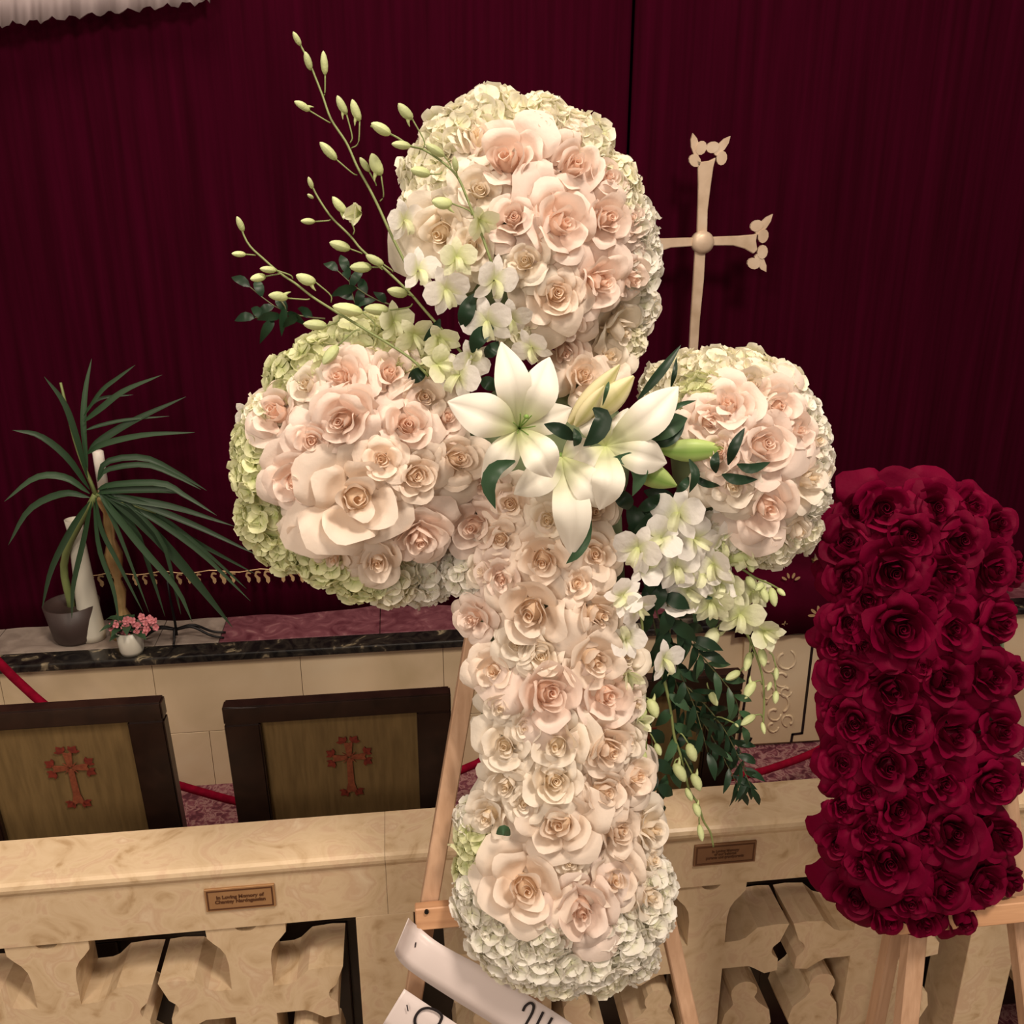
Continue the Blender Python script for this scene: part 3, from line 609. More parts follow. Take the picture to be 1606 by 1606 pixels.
def rose_variant(k, m, openness=1.0, bud=1.0, turns=2.2, lay=(3, 3, 4, 4)):
    rnd = random.Random(100+k); g = Grid()
    n = 44; rows = [[] for _ in range(6)]; ts = [[] for _ in range(6)]
    a0 = rnd.uniform(0, 6); ex, ey = rnd.uniform(-.03, .03), rnd.uniform(-.03, .03)
    for j in range(n+1):
        f = j/n; ph = a0+turns*2*PI*f; r_ = (.012+.150*f**.9)*bud*(1+.13*math.sin(ph*1.5+k)+.06*math.sin(ph*4.3))
        zt_ = .52+.05*math.sin(f*PI)+.03*math.sin(ph*1.5+k)
        for i in range(6):
            t = i/5
            rr = r_*(.65+.35*math.sin(t*PI*.62)) + (.018 if i == 5 else 0)*bud
            rows[i].append(Vector((ex+rr*math.cos(ph), ey+rr*math.sin(ph), .05+(zt_-.05)*math.sin(t*PI/2)**.8-(.010 if i == 5 else 0)))); ts[i].append(.02+.5*t)
    g.sheet(rows, ts)
    g.sheet([[Vector((ex+.27*math.sin(PI*.5*i/4)*math.cos(2*PI*j/10), ey+.27*math.sin(PI*.5*i/4)*math.sin(2*PI*j/10), -.1+.44*math.cos(PI*.5*i/4))) for j in range(11)] for i in range(5)], [.1]*5)
    o_ = openness
    def layer(cnt, W, base, ctrl, tip, roll, tb, pt=.04, wob=.02, jr=.07, jz=.04):
        off = rnd.uniform(0, 6)
        for q in range(cnt):
            f = rnd.uniform(1-jr, 1+jr); dz = rnd.uniform(-jz, jz)
            rose_petal(g, off+2*PI*q/cnt+rnd.uniform(-.22, .22), math.radians(W*rnd.uniform(.88, 1.12)), base, (ctrl[0]*f, ctrl[1]), (tip[0]*f, tip[1]+dz), roll*rnd.uniform(.4, 1.6), seed=k*97+q+int(W*10), tbase=tb, point=pt, wob=wob)
    layer(lay[0], 72, (.10, .0), (.29*bud, .12), (.20*bud, .58), .05, .05, .05, .02)
    layer(lay[1], 68, (.12, .0), (.40*bud, .08), (.31*bud+.04*o_, .58), .08, .20, .08, .03, .10, .05)
    layer(lay[2], 60, (.14, -.02), (.54, .02), (.46+.10*o_, .50-.02*o_), .13, .34, .09, .035, .13, .07)
    layer(lay[3], 56, (.16, -.06), (.68, -.04), (.66+.14*o_, .33-.06*o_), .17, .55, .10, .04, .13, .09)
    heart = g.mesh('rose', m); outs = []
    for q in range(4):
        f = rnd.uniform(.88, 1.12); gp = Grid()
        rose_petal(gp, 0, math.radians(54+rnd.uniform(-6, 6)), (.18, -.12), (.82*f, -.14), (1.0*f, .14-.12*o_+rnd.uniform(-.12, .12)), .20*rnd.uniform(.5, 1.5), seed=k*31+q, tbase=.7, point=.12, wob=.05)
        outs.append(gp.mesh('petal', m))
    return heart, outs
ROSES = [rose_variant(0, M_CREAM, .5, .85), rose_variant(1, M_CREAM, .9, .95, 2.6, (3, 4, 5, 5)), rose_variant(2, M_CREAM, 1.2, .75, 1.6, (3, 3, 4, 5)), rose_variant(3, M_CREAM, .3, .8, 1.8, (2, 3, 3, 4)), rose_variant(4, M_CREAM, 1.1, .75, 1.6, (3, 3, 4, 5)), rose_variant(5, M_CREAM, .2, 1.1, 1.5, (2, 2, 3, 4)),
         rose_variant(6, M_CREAM, 1.2, .7, 1.3, (3, 3, 4, 4)), rose_variant(7, M_CREAM, .6, .7, 1.4, (2, 3, 4, 4)), rose_variant(8, M_CREAM, .9, .85, 2.0, (3, 3, 4, 4)), rose_variant(9, M_CREAM, .1, .9, 1.6, (3, 2, 3, 3))]
ALT = {0: (0, 8, 9), 1: (1, 1, 8), 2: (2, 6, 4), 3: (3, 9, 7), 4: (4, 7, 2), 5: (5, 9, 3)}
def rose(parent, loc, z, R, var, m, roll=None, tilt=.22):
    heart, outs = ROSES[random.choice(ALT[var])]; roll = random.uniform(0, 6) if roll is None else roll
    z = (z+Vector([random.uniform(-tilt, tilt) for _ in range(3)])).normalized()
    o_ = inst('rose', heart, parent, place(loc, z, R, roll) @ Matrix.Diagonal((1, random.uniform(.84, 1), random.uniform(.95, 1.2), 1)), m)
    for q in range(4):
        inst('petal', outs[q], o_, Matrix.Rotation(2*PI*q/4+random.uniform(-.25, .25)+.4, 4, 'Z') @ Matrix.Scale(random.uniform(.9, 1.1), 4), m)
    return o_
# hydrangea
FLO = []
for k in range(3):
    g = Grid(); rnd = random.Random(k)
    floret_sheets(g, Matrix.Rotation(rnd.uniform(0, 6), 4, 'Z'), 4, .66, .22+.12*k, 5, 5)
    FLO.append(g.mesh('floret', M_HWHITE))
HEADS = []; FPOS = []
for k in range(4):
    g = Grid(); rnd = random.Random(40+k); N = 58; pos = []
    for i in range(N):
        z_ = 1-1.35*(i+.5)/N; ph = i*2.399963+rnd.uniform(-.2, .2); rr = math.sqrt(max(0, 1-z_*z_)); rad = rnd.uniform(.82, 1.05)
        d = Vector((rr*math.cos(ph), rr*math.sin(ph), z_))
        M_ = place(d*rad*Vector((1, 1, .85)).length/1.69 if False else Vector((d.x*rad, d.y*rad, d.z*rad*.85)), (d+Vector([rnd.uniform(-.35, .35) for _ in range(3)])).normalized(), rnd.uniform(.33, .43), rnd.uniform(0, 6))
        if i in (2, 7, 13, 19): pos.append(M_)
        else: floret_sheets(g, M_, 4, .66, rnd.uniform(.1, .45), 4, 5)
    # inner ball to close the gaps
    rows = []; ts = []
    for i in range(7):
        a = PI*.72*i/6; rows.append([Vector((.72*math.sin(a)*math.cos(2*PI*j/12), .72*math.sin(a)*math.sin(2*PI*j/12), .62*math.cos(a))) for j in range(13)]); ts.append(0)
    g.sheet(rows, ts)
    HEADS.append(g.mesh('hydrangea', M_HWHITE)); FPOS.append(pos)
def hydrangea(parent, loc, z, R, m):
    k = random.randrange(4); o_ = inst('hydrangea', HEADS[k], parent, place(loc, z, R, random.uniform(0, 6)), m); o_['kind'] = 'stuff'
    for M_ in FPOS[k]: inst('floret', random.choice(FLO), o_, M_, m)
# orchid
def pet(name, w_, l_, cup, m, n=7, mm=7, back=0.0, peak=.6, tip=.55):
    g = Grid(); leaf_sheet(g, [Vector((0, 0, 0)), Vector((0, l_*.5, cup)), Vector((0, l_, cup*.6-back))], w_, nrm=(0, 0, 1), fold=-.12, n=n, m=mm, peak=peak, curl=-.10, wav=.05, tip=tip)
    return g.mesh(name, m)
O_PET = pet('petal', .95, 1.0, .10, M_ORCHID, peak=.56, tip=.5); O_SEP = pet('sepal', .52, .95, .06, M_ORCHID, back=.12, peak=.5, tip=.6)
g = Grid(); leaf_sheet(g, [Vector((0, .05, .0)), Vector((0, -.12, .28)), Vector((0, -.42, .36)), Vector((0, -.62, .22))], .42, nrm=(0, .3, 1), fold=.8, n=8, m=7, peak=.6, tip=.5); O_LIP = g.mesh('lip', M_ORCHIDG)
def orchid(parent, u, v, h, rpx, z=None, roll=0, m=M_ORCHID, half=0.0):
    c = P(u, v, h); R = rpx*pxs(c); z = z or (CAM-c).normalized()+Vector((random.uniform(-.7, .7), 0, random.uniform(-.7, .2)))
    o_ = inst('orchid_blossom', O_LIP, parent, place(c-parent.location, z, R, roll), m if m != M_ORCHID else None)
    T = Matrix.Rotation
    for a in (72, -72): inst('petal', O_PET, o_, T(math.radians(a), 4, 'Z') @ T(math.radians(10+half), 4, 'X') @ Matrix.Translation((0, .04, .02)), m)
    for a in (0, 140, -140): inst('sepal', O_SEP, o_, T(math.radians(a), 4, 'Z') @ T(math.radians(half), 4, 'X') @ Matrix.Translation((0, .04, -.02)), m)
# orchid bud: along +Z, spur towards +X at the base
def bud_mesh(k):
    g = Grid(); rows = []; ts = []
    prof = [(.03, 0), (.10, .05), (.17, .18), (.205, .38), (.20, .58), (.155, .78), (.08, .93), (.004, 1.0)]
    for r_, z_ in prof:
        rows.append([Vector((r_*math.cos(2*PI*j/12)*(1+.04*k)+.06*math.sin(z_*PI)*k*.5, r_*math.sin(2*PI*j/12), z_)) for j in range(13)]); ts.append(.2+.8*z_)
    g.sheet(rows, ts)
    rows = []; ts = []
    for r_, x_, z_ in [(.12, .04, .26), (.095, .15, .16), (.06, .24, .04), (.03, .29, -.08), (.003, .31, -.14)]:
        rows.append([Vector((x_+r_*math.cos(2*PI*j/8)*.6, r_*math.sin(2*PI*j/8), z_+r_*math.cos(2*PI*j/8)*.8)) for j in range(9)]); ts.append(.3)
    if k: g.sheet(rows, ts)
    return g.mesh('bud', M_BUD)
BUDS = [bud_mesh(0), bud_mesh(1)]
def bud(parent, b0, b1, h, spur=None, m=None, fat=1.0):
    a = P(*b0, h); c = P(*b1, h+.008); z = c-a
    M_ = place(a-parent.location, z, z.length)
    if spur:
        sd = P(*spur, h)-a; sd -= sd.project(z); x_ = sd.normalized(); zz = z.normalized()
        M_ = Matrix.Translation(a-parent.location) @ Matrix((x_, zz.cross(x_), zz)).transposed().to_4x4() @ Matrix.Scale(z.length, 4)
    return inst('bud', BUDS[1 if spur else 0], parent, M_ @ Matrix.Diagonal((fat, fat, 1, 1)), m)
# ================================================================== EASEL
def easel(name, legs, bar, hoff, label, bolt, rear):
    r_ = root(name, P(*legs[0][1], hoff).copy(), label, 'easel', 'wooden easels'); r_.location.z = 0; Oe = r_.location
    feet = []
    for (a, c, wpx, far) in legs:
        A = P(*a, hoff); B = P(*c, hoff); d = (B-A).normalized()
        F = A+d*((0.0-A.z)/d.z); s_ = d.cross(PN).normalized()*wpx*pxs(B)/2; n_ = PN*.011
        bm = bmesh.new(); vs = []
        Fz = F
        prism(bm, [A-s_-n_-Oe, A+s_-n_-Oe, A+s_+n_-Oe, A-s_+n_-Oe], F-A)
        bmesh.ops.bevel(bm, geom=bm.edges[:], offset=.0015, segments=1, affect='EDGES'); obj('leg', bm, M_EASEL, r_)
    A = P(*rear[0], hoff-.03); F = Vector((A.x, rear[1], 0)); d = F-A; s_ = PX*.011; n_ = d.cross(PX).normalized()*.011
    bm = bmesh.new(); prism(bm, [A-s_-n_-Oe, A+s_-n_-Oe, A+s_+n_-Oe, A-s_+n_-Oe], d); obj('leg', bm, M_EASEL, r_)
    for (a, c, wpx, ho) in bar:
        A = P(*a, ho); B = P(*c, ho); d = (B-A).normalized(); s_ = d.cross(PN).normalized()*wpx*pxs(A)/2
        bm = bmesh.new(); prism(bm, [A-s_-Oe, A+s_-Oe, A+s_+PN*.018-Oe, A-s_+PN*.018-Oe], B-A)
        bmesh.ops.bevel(bm, geom=bm.edges[:], offset=.0015, segments=1, affect='EDGES'); obj('crossbar', bm, M_EASEL2, r_)
    for b_ in bolt:
        c = P(b_[0], b_[1], b_[2]); bm = bmesh.new(); tube(bm, [c-Oe, c+PN*.003-Oe], 3.5*pxs(c), sides=12); obj('bolt', bm, M_SCREW, r_)
    return r_
easel('wooden_easel', [((760, 900), (662, 1480), 27, 0), ((925, 900), (1068, 1540), 24, 0)], [((651, 1432), (1020, 1397), 36, .004)], -.012, 'light pine easel that carries the white flower cross', [(669, 1429, .0225)], ((850, 900), 1.17))
easel('wooden_easel', [((1490, 900), (1425, 1560), 30, 0), ((1535, 900), (1612, 1560), 30, 0)], [((1400, 1440), (1650, 1415), 34, .002)], -.03, 'pinkish pine easel behind the red rose arrangement', [], ((1512, 900), 1.17))
# ================================================================== FLORAL CROSS
LOBES = [(825, 355, 205, 225, .125), (570, 715, 205, 215, .12), (1165, 715, 150, 170, .12), (888, 1425, 175, 145, .10), (860, 720, 170, 190, .085)]
def height(u, v):
    h = 0
    for cx, cy, rx, ry, H in LOBES:
        d = ((u-cx)/rx)**2+((v-cy)/ry)**2
        if d < 1: h = max(h, H*math.sqrt(1-d))
    if 800 < v < 1480:
        cx = 858+(v-830)*.052; d = ((u-cx)/158)**2
        if d < 1: h = max(h, .09*math.sqrt(1-d))
    return h
def normal(u, v, k=.75):
    e = 14; gx = height(u+e, v)-height(u-e, v); gy = height(u, v+e)-height(u, v-e)
    q = 2*e*.00075
    sx, sy = -gx/q, gy/q
    L_ = math.hypot(sx, sy)
    if L_ > 1.6: sx, sy = sx*1.6/L_, sy*1.6/L_
    if height(u, v) <= 0.001:      # beyond the rim: face outwards
        b_ = min(LOBES, key=lambda l: ((u-l[0])/l[2])**2+((v-l[1])/l[3])**2); dx, dy = u-b_[0], v-b_[1]; d_ = math.hypot(dx, dy); sx, sy = dx/d_*1.5, -dy/d_*1.5
    return (PN+(PX*sx+PU*sy)*k).normalized()
FC = root('floral_cross', P(860, 1560, 0), 'large cross of cream roses, white hydrangea, orchids and lilies on an easel', 'flower arrangement')
FO = FC.location
for (cx, cy, rx, ry, H) in LOBES:
    g = Grid(); rows = []
    for i in range(9):
        a = i/8; rows.append([P(cx+rx*.76*a*math.cos(2*PI*j/24), cy+ry*.76*a*math.sin(2*PI*j/24), H*.70*math.sqrt(max(0, 1-a*a))-.002)-FO for j in range(25)])
    rows.append([P(cx+rx*.76*math.cos(2*PI*j/24), cy+ry*.76*math.sin(2*PI*j/24), -.012)-FO for j in range(25)]); rows.append([P(cx, cy, -.012)-FO for j in range(25)])
    g.sheet(rows, [0]*11); link('foam_base', g.mesh('foam_base', M_FOAM), FC)
g = Grid(); rows = []
for i in range(12):
    v = 800+i*56; cx = 858+(v-830)*.052
    rows.append([P(cx+118*math.cos(PI*j/12), v, .060*math.sin(PI*j/12)-.004)-FO for j in range(13)])
g.sheet(rows, [0]*12); link('foam_base', g.mesh('foam_base', M_FOAM), FC)
B, Cc, I = M_BLUSH, M_CREAM, M_IVORY
RL = [ # u v radius variant material  extra-height  facing tweak (du, dv)
 (799, 252, 64, 5, B), (899, 262, 58, 3, B), (949, 285, 46, 0, B), (877, 350, 66, 3, B), (806, 344, 46, 0, B), (949, 345, 52, 0, B), (985, 345, 36, 1, B), (693, 363, 66, 2, I), (871, 462, 50, 1, Cc),
 (936, 440, 58, 2, B), (984, 432, 44, 3, B), (964, 512, 54, 4, I), (884, 548, 42, 3, B), (950, 566, 46, 4, I), (748, 222, 46, 0, I), (826, 412, 40, 0, I), (914, 590, 42, 0, Cc), (893, 505, 36, 5, B), (750, 300, 44, 2, I), (850, 208, 42, 3, B), (1005, 490, 34, 0, I), (740, 385, 40, 4, I),
 (540, 656, 66, 0, B), (638, 668, 54, 3, B), (556, 782, 92, 2, Cc), (462, 752, 52, 3, B), (434, 648, 56, 5, B), (651, 745, 52, 1, Cc), (714, 722, 56, 0, Cc), (658, 838, 58, 1, B), (747, 822, 60, 0, B), (590, 876, 54, 0, Cc), (537, 592, 52, 2, B), (609, 588, 52, 4, B),
 (664, 622, 46, 4, Cc), (484, 838, 44, 2, Cc), (700, 880, 42, 3, B), (488, 690, 40, 3, B), (756, 893, 34, 1, I), (786, 845, 42, 2, Cc), (600, 720, 40, 4, Cc), (524, 870, 36, 2, Cc), (700, 655, 36, 2, B), (485, 605, 40, 2, I),
 (1143, 640, 58, 2, B), (1194, 700, 66, 1, B), (1216, 635, 48, 2, B), (1247, 678, 44, 4, B), (1198, 790, 64, 0, B), (1260, 752, 48, 2, I), (1112, 660, 46, 4, B), (1150, 757, 48, 3, I), (1245, 826, 42, 0, I), (1284, 738, 36, 5, I), (1180, 605, 42, 4, I), (1130, 710, 42, 2, B), (1276, 692, 34, 2, I), (1205, 840, 38, 2, I),
 (853, 874, 56, 1, Cc), (837, 958, 80, 1, Cc), (935, 962, 56, 3, Cc), (744, 970, 40, 2, B), (846, 1026, 42, 1, I), (930, 1030, 60, 4, Cc), (857, 1088, 74, 1, B), (950, 1090, 60, 3, B), (762, 1050, 42, 3, Cc), (776, 1104, 38, 1, I),
 (875, 1163, 58, 4, I), (948, 1170, 56, 1, Cc), (780, 1168, 50, 4, I), (868, 1224, 54, 1, I), (944, 1240, 52, 0, Cc), (784, 1224, 50, 3, I), (1003, 1217, 46, 3, Cc), (879, 1292, 80, 4, Cc), (965, 1302, 56, 1, Cc), (1015, 1300, 48, 2, I), (768, 1278, 46, 2, I),
 (996, 1100, 40, 2, I), (990, 1030, 42, 2, I), (992, 1162, 40, 4, I), (933, 868, 54, 4, Cc), (784, 905, 46, 2, B), (976, 960, 38, 2, I), (800, 1010, 38, 2, I), (905, 915, 38, 4, Cc), (822, 1392, 82, 2, Cc), (962, 1373, 60, 4, Cc), (910, 1424, 66, 3, B), (1012, 1402, 54, 2, I), (894, 1350, 36, 2, I), (1016, 1350, 40, 4, I),
 (800, 790, 46, 2, Cc), (930, 800, 46, 2, Cc), (860, 815, 40, 2, I), (760, 760, 36, 2, B), (812, 1140, 38, 2, I), (822, 1260, 34, 2, I)]
for (u, v, r_, va, m_) in RL:
    if 1000 < v < 1260: u += 13 if u < 830 else (-9 if u > 985 else 0)
    h = height(u, v); N_ = normal(u, v); c = P(u, v, h+.004); R = r_*pxs(c)*(1.12 if v < 600 or u > 1080 else 1.04)
    z = (N_+(CAM-c).normalized()*.35).normalized()
    rose(FC, c-FO-z*R*.12, z, R, va, m_)
W_, H_, G_ = M_HWHITE, M_HCREAM, M_HGREEN
HL = [(770, 180, 50, H_), (845, 188, 46, H_), (708, 212, 50, H_), (668, 268, 46, H_), (660, 325, 40, H_), (920, 222, 44, H_), (972, 282, 40, H_), (1000, 350, 38, W_), (1004, 420, 40, W_), (1002, 490, 36, W_), (985, 545, 32, H_), (822, 525, 36, H_), (885, 205, 40, H_), (735, 190, 40, H_), (700, 300, 40, H_), (975, 318, 36, H_), (1010, 388, 34, W_),
 (500, 560, 44, G_), (450, 592, 40, G_), (558, 530, 44, G_), (622, 550, 44, G_), (390, 700, 36, G_), (398, 752, 42, G_), (408, 822, 44, G_), (435, 862, 38, G_), (515, 893, 40, G_), (568, 915, 40, G_), (620, 918, 40, H_), (674, 912, 44, W_), (722, 898, 34, W_), (412, 650, 32, H_), (590, 510, 30, G_), (480, 880, 30, G_), (700, 600, 36, H_), (650, 575, 34, G_),
 (1080, 586, 40, H_), (1128, 578, 38, H_), (1180, 580, 38, H_), (1228, 600, 36, H_), (1258, 640, 34, W_), (1280, 678, 30, W_), (1040, 600, 34, H_), (1282, 725, 32, W_), (1278, 785, 32, W_), (1258, 838, 34, H_), (1215, 862, 36, H_), (1172, 862, 36, H_), (1100, 620, 36, G_), (1070, 640, 34, H_), (1120, 850, 36, W_),
 (748, 1318, 40, G_), (744, 1368, 36, G_), (752, 1428, 42, W_), (780, 1476, 46, W_), (826, 1505, 46, W_), (878, 1516, 46, W_), (930, 1515, 46, W_), (985, 1488, 46, W_), (1022, 1440, 42, W_), (1028, 1385, 38, W_), (880, 1540, 36, H_), (835, 1532, 34, H_), (955, 1530, 36, H_), (790, 1515, 30, H_), (738, 1290, 30, W_), (860, 1470, 40, W_), (960, 1460, 40, W_), (745, 1400, 34, W_), (1005, 1515, 30, W_)]
for (u, v, r_, m_) in HL:
    h = height(u, v); N_ = normal(u, v, .8); c = P(u, v, h*.95); R = r_*pxs(c)*1.10
    hydrangea(FC, c-FO-N_*R*.35, N_, R, m_)
# ---- orchid sprays
def S1(x_, y_): return (340+x_/2.6775, 30+y_/2.6775)
def S2(x_, y_): return (600+x_/3.213, 120+y_/3.213)
def S5(x_, y_): return (930+x_/3.15, 820+y_/3.15)
def spray(f, stem, h0, h1, buds, r0=2.4, r1=1.5, mcol=M_STEM):
    """stem from tip to root; buds: (base, tip, attach-or-None, spur-or-None)"""
    pts = [f(*p) for p in stem]; n = len(pts)
    P3 = [P(u, v, h1+(h0-h1)*i/(n-1))-FO for i, (u, v) in enumerate(pts)]
    bm = bmesh.new(); q = pxs(P3[0]+FO); tube(bm, P3, r1*q, r0*q, 7, n*4)
    hs = []
    def hat(p):
        i = min(range(n), key=lambda i: (pts[i][0]-p[0])**2+(pts[i][1]-p[1])**2); return h1+(h0-h1)*i/(n-1)
    for b_ in buds:
        b0, b1 = f(*b_[0]), f(*b_[1]); at = f(*b_[2]) if b_[2] else None
        h = hat(at or b0)+.004; hs.append(h)
        if at:
            A = P(*at, hat(at))-FO; Bp = P(*b0, h)-FO; ax = (P(*b1, h)-P(*b0, h)).normalized()
            md = (A+Bp)/2-ax*(A-Bp).length*.30
            tube(bm, [A, md, Bp], 1.0*q, 1.3*q, 6, 8)
    o_ = obj('orchid_stem', bm, mcol, FC, True)
    o_.location = (0, 0, 0)
    for b_, h in zip(buds, hs):
        e_ = FC
        B0, B1 = f(*b_[0]), f(*b_[1])
        bo = bud(FC, B0, B1, h, f(*b_[3]) if b_[3] else None, b_[4] if len(b_) > 4 else None, b_[5] if len(b_) > 5 else 1.0)
        bo.parent = o_
    return o_
spray(S1, [(325, 60), (385, 175), (440, 310), (480, 420), (545, 520), (590, 620), (640, 710), (680, 790), (730, 900), (800, 1040)], .10, .06,
  [((352, 112), (320, 52), None, None), ((395, 215), (370, 135), None, None), ((455, 235), (447, 132), (450, 322), None, None, .8), ((390, 385), (325, 345), (477, 436), (405, 352)),
   ((545, 400), (505, 320), (560, 520), (522, 450)), ((600, 428), (568, 336), (565, 542), (562, 480)), ((503, 590), (432, 516), (590, 655), None), ((640, 640), (600, 580), (670, 700), None), ((690, 655), (650, 563), (685, 765), (655, 688), None, 1.3)])
spray(S1, [(385, 665), (420, 740), (480, 830), (560, 910), (610, 970), (700, 1045), (760, 1100), (820, 1160), (880, 1230), (960, 1320), (1060, 1440), (1110, 1500)], .11, .07,
  [((402, 712), (384, 662), None, None), ((405, 752), (380, 735), None, None), ((545, 815), (485, 745), (572, 905), (525, 830)), ((412, 850), (352, 848), (478, 842), None), ((560, 965), (472, 938), (610, 985), None, None, 1.15),
   ((650, 1042), (558, 1042), (700, 1042), None, None, 1.15), ((700, 1030), (625, 990), (740, 1062), (640, 1030)), ((800, 1155), (715, 1138), (830, 1170), None, None, 1.2), ((805, 1140), (806, 1082), None, None), ((722, 1222), (618, 1215), (822, 1195), None, None, 1.1)])
spray(S1, [(85, 830), (130, 940), (200, 1010), (270, 1070), (330, 1110), (400, 1165), (470, 1210), (560, 1265), (650, 1320), (740, 1375), (820, 1430), (890, 1500)], .11, .08,
  [((112, 892), (84, 828), None, None), ((122, 988), (62, 985), (162, 992), None), ((205, 1080), (140, 1092), (265, 1070), None, None, 1.25), ((250, 1055), (180, 1048), (320, 1090), None), ((298, 1172), (216, 1160), (390, 1175), (312, 1140), None, 1.1),
   ((415, 1105), (332, 1075), (480, 1190), (408, 1170), None, 1.25), ((612, 1232), (485, 1205), (660, 1310), None, None, 1.0), ((462, 1288), (362, 1280), (515, 1248), None, None, 1.1), ((508, 1372), (445, 1450), (600, 1305), None, None, 1.15)])
spray(S2, [(-60, 250), (60, 300), (140, 350), (205, 368), (300, 430), (380, 510), (440, 650), (500, 800), (550, 940)], .135, .12,
  [((40, 290), (-58, 235), None, None, None, 1.2), ((150, 215), (78, 135), (207, 360), (132, 280), None, 1.2), ((140, 350), (45, 340), (205, 368), None), ((310, 400), (215, 340), (340, 470), None), ((372, 480), (360, 400), (380, 510), None), ((240, 492), (140, 468), (300, 480), None, None, 1.2),
   ((350, 640), (248, 628), (450, 700), (330, 790), None, 1.3)])
# ---- cascading sprays on the right
spray(S5, [(840, 1000), (845, 900), (840, 780), (815, 680), (780, 590), (760, 550), (700, 440), (640, 320)], .03, .02,
  [((835, 985), (848, 1045), None, None), ((800, 950), (730, 1000), (835, 960), None), ((775, 640), (752, 735), (765, 560), (770, 740)), ((725, 735), (655, 775), (790, 640), None, None, 1.1), ((800, 785), (750, 870), (835, 800), (760, 790), None, 1.1),
   ((830, 620), (845, 712), (790, 600), (860, 720), None, 1.2), ((905, 715), (905, 780), (870, 640), None), ((905, 830), (900, 895), (880, 740), None, None, 1.2), ((880, 785), (862, 830), None, None), ((610, 520), (545, 635), (660, 480), (640, 600), M_ORCHIDG, 1.3)])
spray(S5, [(925, 330), (870, 300), (800, 270), (740, 230), (680, 200), (600, 130), (520, 60)], .07, .05,
  [((910, 325), (950, 360), None, None, None, 1.3), ((840, 300), (800, 335), None, None, None, 1.3), ((830, 320), (860, 395), None, (880, 330), None, 1.2), ((880, 320), (900, 415), None, None, None, 1.1), ((770, 190), (790, 245), None, None, None, 1.5), ((660, 175), (790, 160), None, (690, 210), None, 1.0), ((760, 265), (800, 330), None, None, None, 1.4), ((590, 60), (700, 70), (545, 110), None, None, 1.0), ((560, 120), (655, 170), None, (600, 100), None, 1.3), ((590, 200), (700, 300), None, None, M_ORCHIDG, 1.2)])
spray(S5, [(265, 1190), (262, 1080), (262, 960), (258, 860), (250, 740), (245, 600), (240, 480), (200, 260)], .05, .04,
  [((255, 1130), (240, 1220), None, None), ((310, 1090), (335, 1150), (280, 1040), None, None, 1.3), ((262, 915), (195, 1000), (262, 940), None, None, 1.2), ((275, 870), (315, 965), (258, 870), (345, 900), None, 1.35), ((215, 1010), (180, 1105), (262, 1000), None, None, 1.2)])
spray(S5, [(595, 1600), (580, 1530), (545, 1470), (520, 1390), (480, 1330), (460, 1260), (430, 1140), (400, 1050), (380, 900), (330, 700)], .02, -.01,
  [((525, 1490), (540, 1575), (530, 1440), None), ((500, 1385), (525, 1455), None, (540, 1390), None, 1.3), ((460, 1310), (490, 1375), None, None, None, 1.2), ((400, 1190), (455, 1280), (440, 1170), (480, 1200), None, 1.3), ((470, 1090), (505, 1180), (430, 1040), None, None, 1.4), ((490, 1240), (530, 1325), (450, 1160), (545, 1250), None, 1.3), ((575, 830), (615, 905), (565, 790), None, None, 1.2), ((700, 990), (720, 1010), (595, 970), None), ((640, 1130), (690, 1180), None, None, M_LEAF2, 1.0)])
# orchid blossoms: u v r_px h roll(deg) material
for (u, v, h, r_, ro, m_, hf) in [(634, 346, .10, 34, 10, 0, 0), (655, 425, .13, 38, -10, 0, 10), (700, 455, .13, 42, 20, 0, 10), (774, 440, .14, 42, -15, 0, 0), (765, 505, .13, 44, 15, 0, 0), (720, 590, .115, 44, -20, 0, 0), (690, 530, .12, 36, 30, 1, 20), (617, 505, .09, 34, 0, 1, 10), (650, 525, .10, 36, 40, 1, 0),
    (738, 560, .12, 36, 160, 0, 10), (566, 333, .10, 32, -30, 1, 60), (716, 405, .14, 34, 0, 1, 10), (835, 545, .12, 34, 30, 0, 0), (752, 345, .14, 34, 30, 1, 20), (688, 572, .12, 34, 70, 1, 10), (384, 645, .04, 26, 40, 0, 20), (800, 500, .12, 36, 10, 0, 0),
    (1064, 806, .10, 46, 0, 0, 0), (1000, 860, .10, 44, -20, 0, 10), (1010, 885, .09, 38, 130, 0, 20), (1060, 890, .08, 40, 10, 0, 0), (1095, 900, .07, 40, -30, 0, 0), (1120, 885, .08, 38, 20, 0, 10), (975, 935, .10, 36, -60, 0, 20), (998, 950, .10, 36, 40, 0, 10), (980, 1000, .08, 36, 200, 0, 20),
    (1040, 1035, .06, 36, 0, 0, 10), (1130, 850, .08, 38, 0, 0, 0), (1165, 870, .07, 30, 30, 1, 20), (1115, 945, .06, 38, 10, 1, 10), (1160, 965, .05, 40, -10, 1, 0), (1200, 990, .04, 34, 60, 1, 30), (983, 1055, .07, 34, 30, 1, 50), (1090, 845, .09, 40, 60, 0, 0), (1140, 780, .08, 36, 0, 0, 20), (1100, 760, .09, 36, 20, 0, 10), (1080, 925, .06, 38, 60, 0, 10), (1125, 915, .06, 38, -40, 0, 20), (1060, 945, .05, 36, 100, 0, 30), (1145, 925, .06, 34, 20, 1, 10), (1035, 845, .10, 40, -60, 0, 10), (1000, 1130, .05, 30, 60, 1, 60), (1180, 930, .04, 30, 0, 1, 10)]:
    orchid(FC, u, v, h, r_, None, math.radians(ro), M_ORCHIDG if m_ else M_ORCHID, hf)
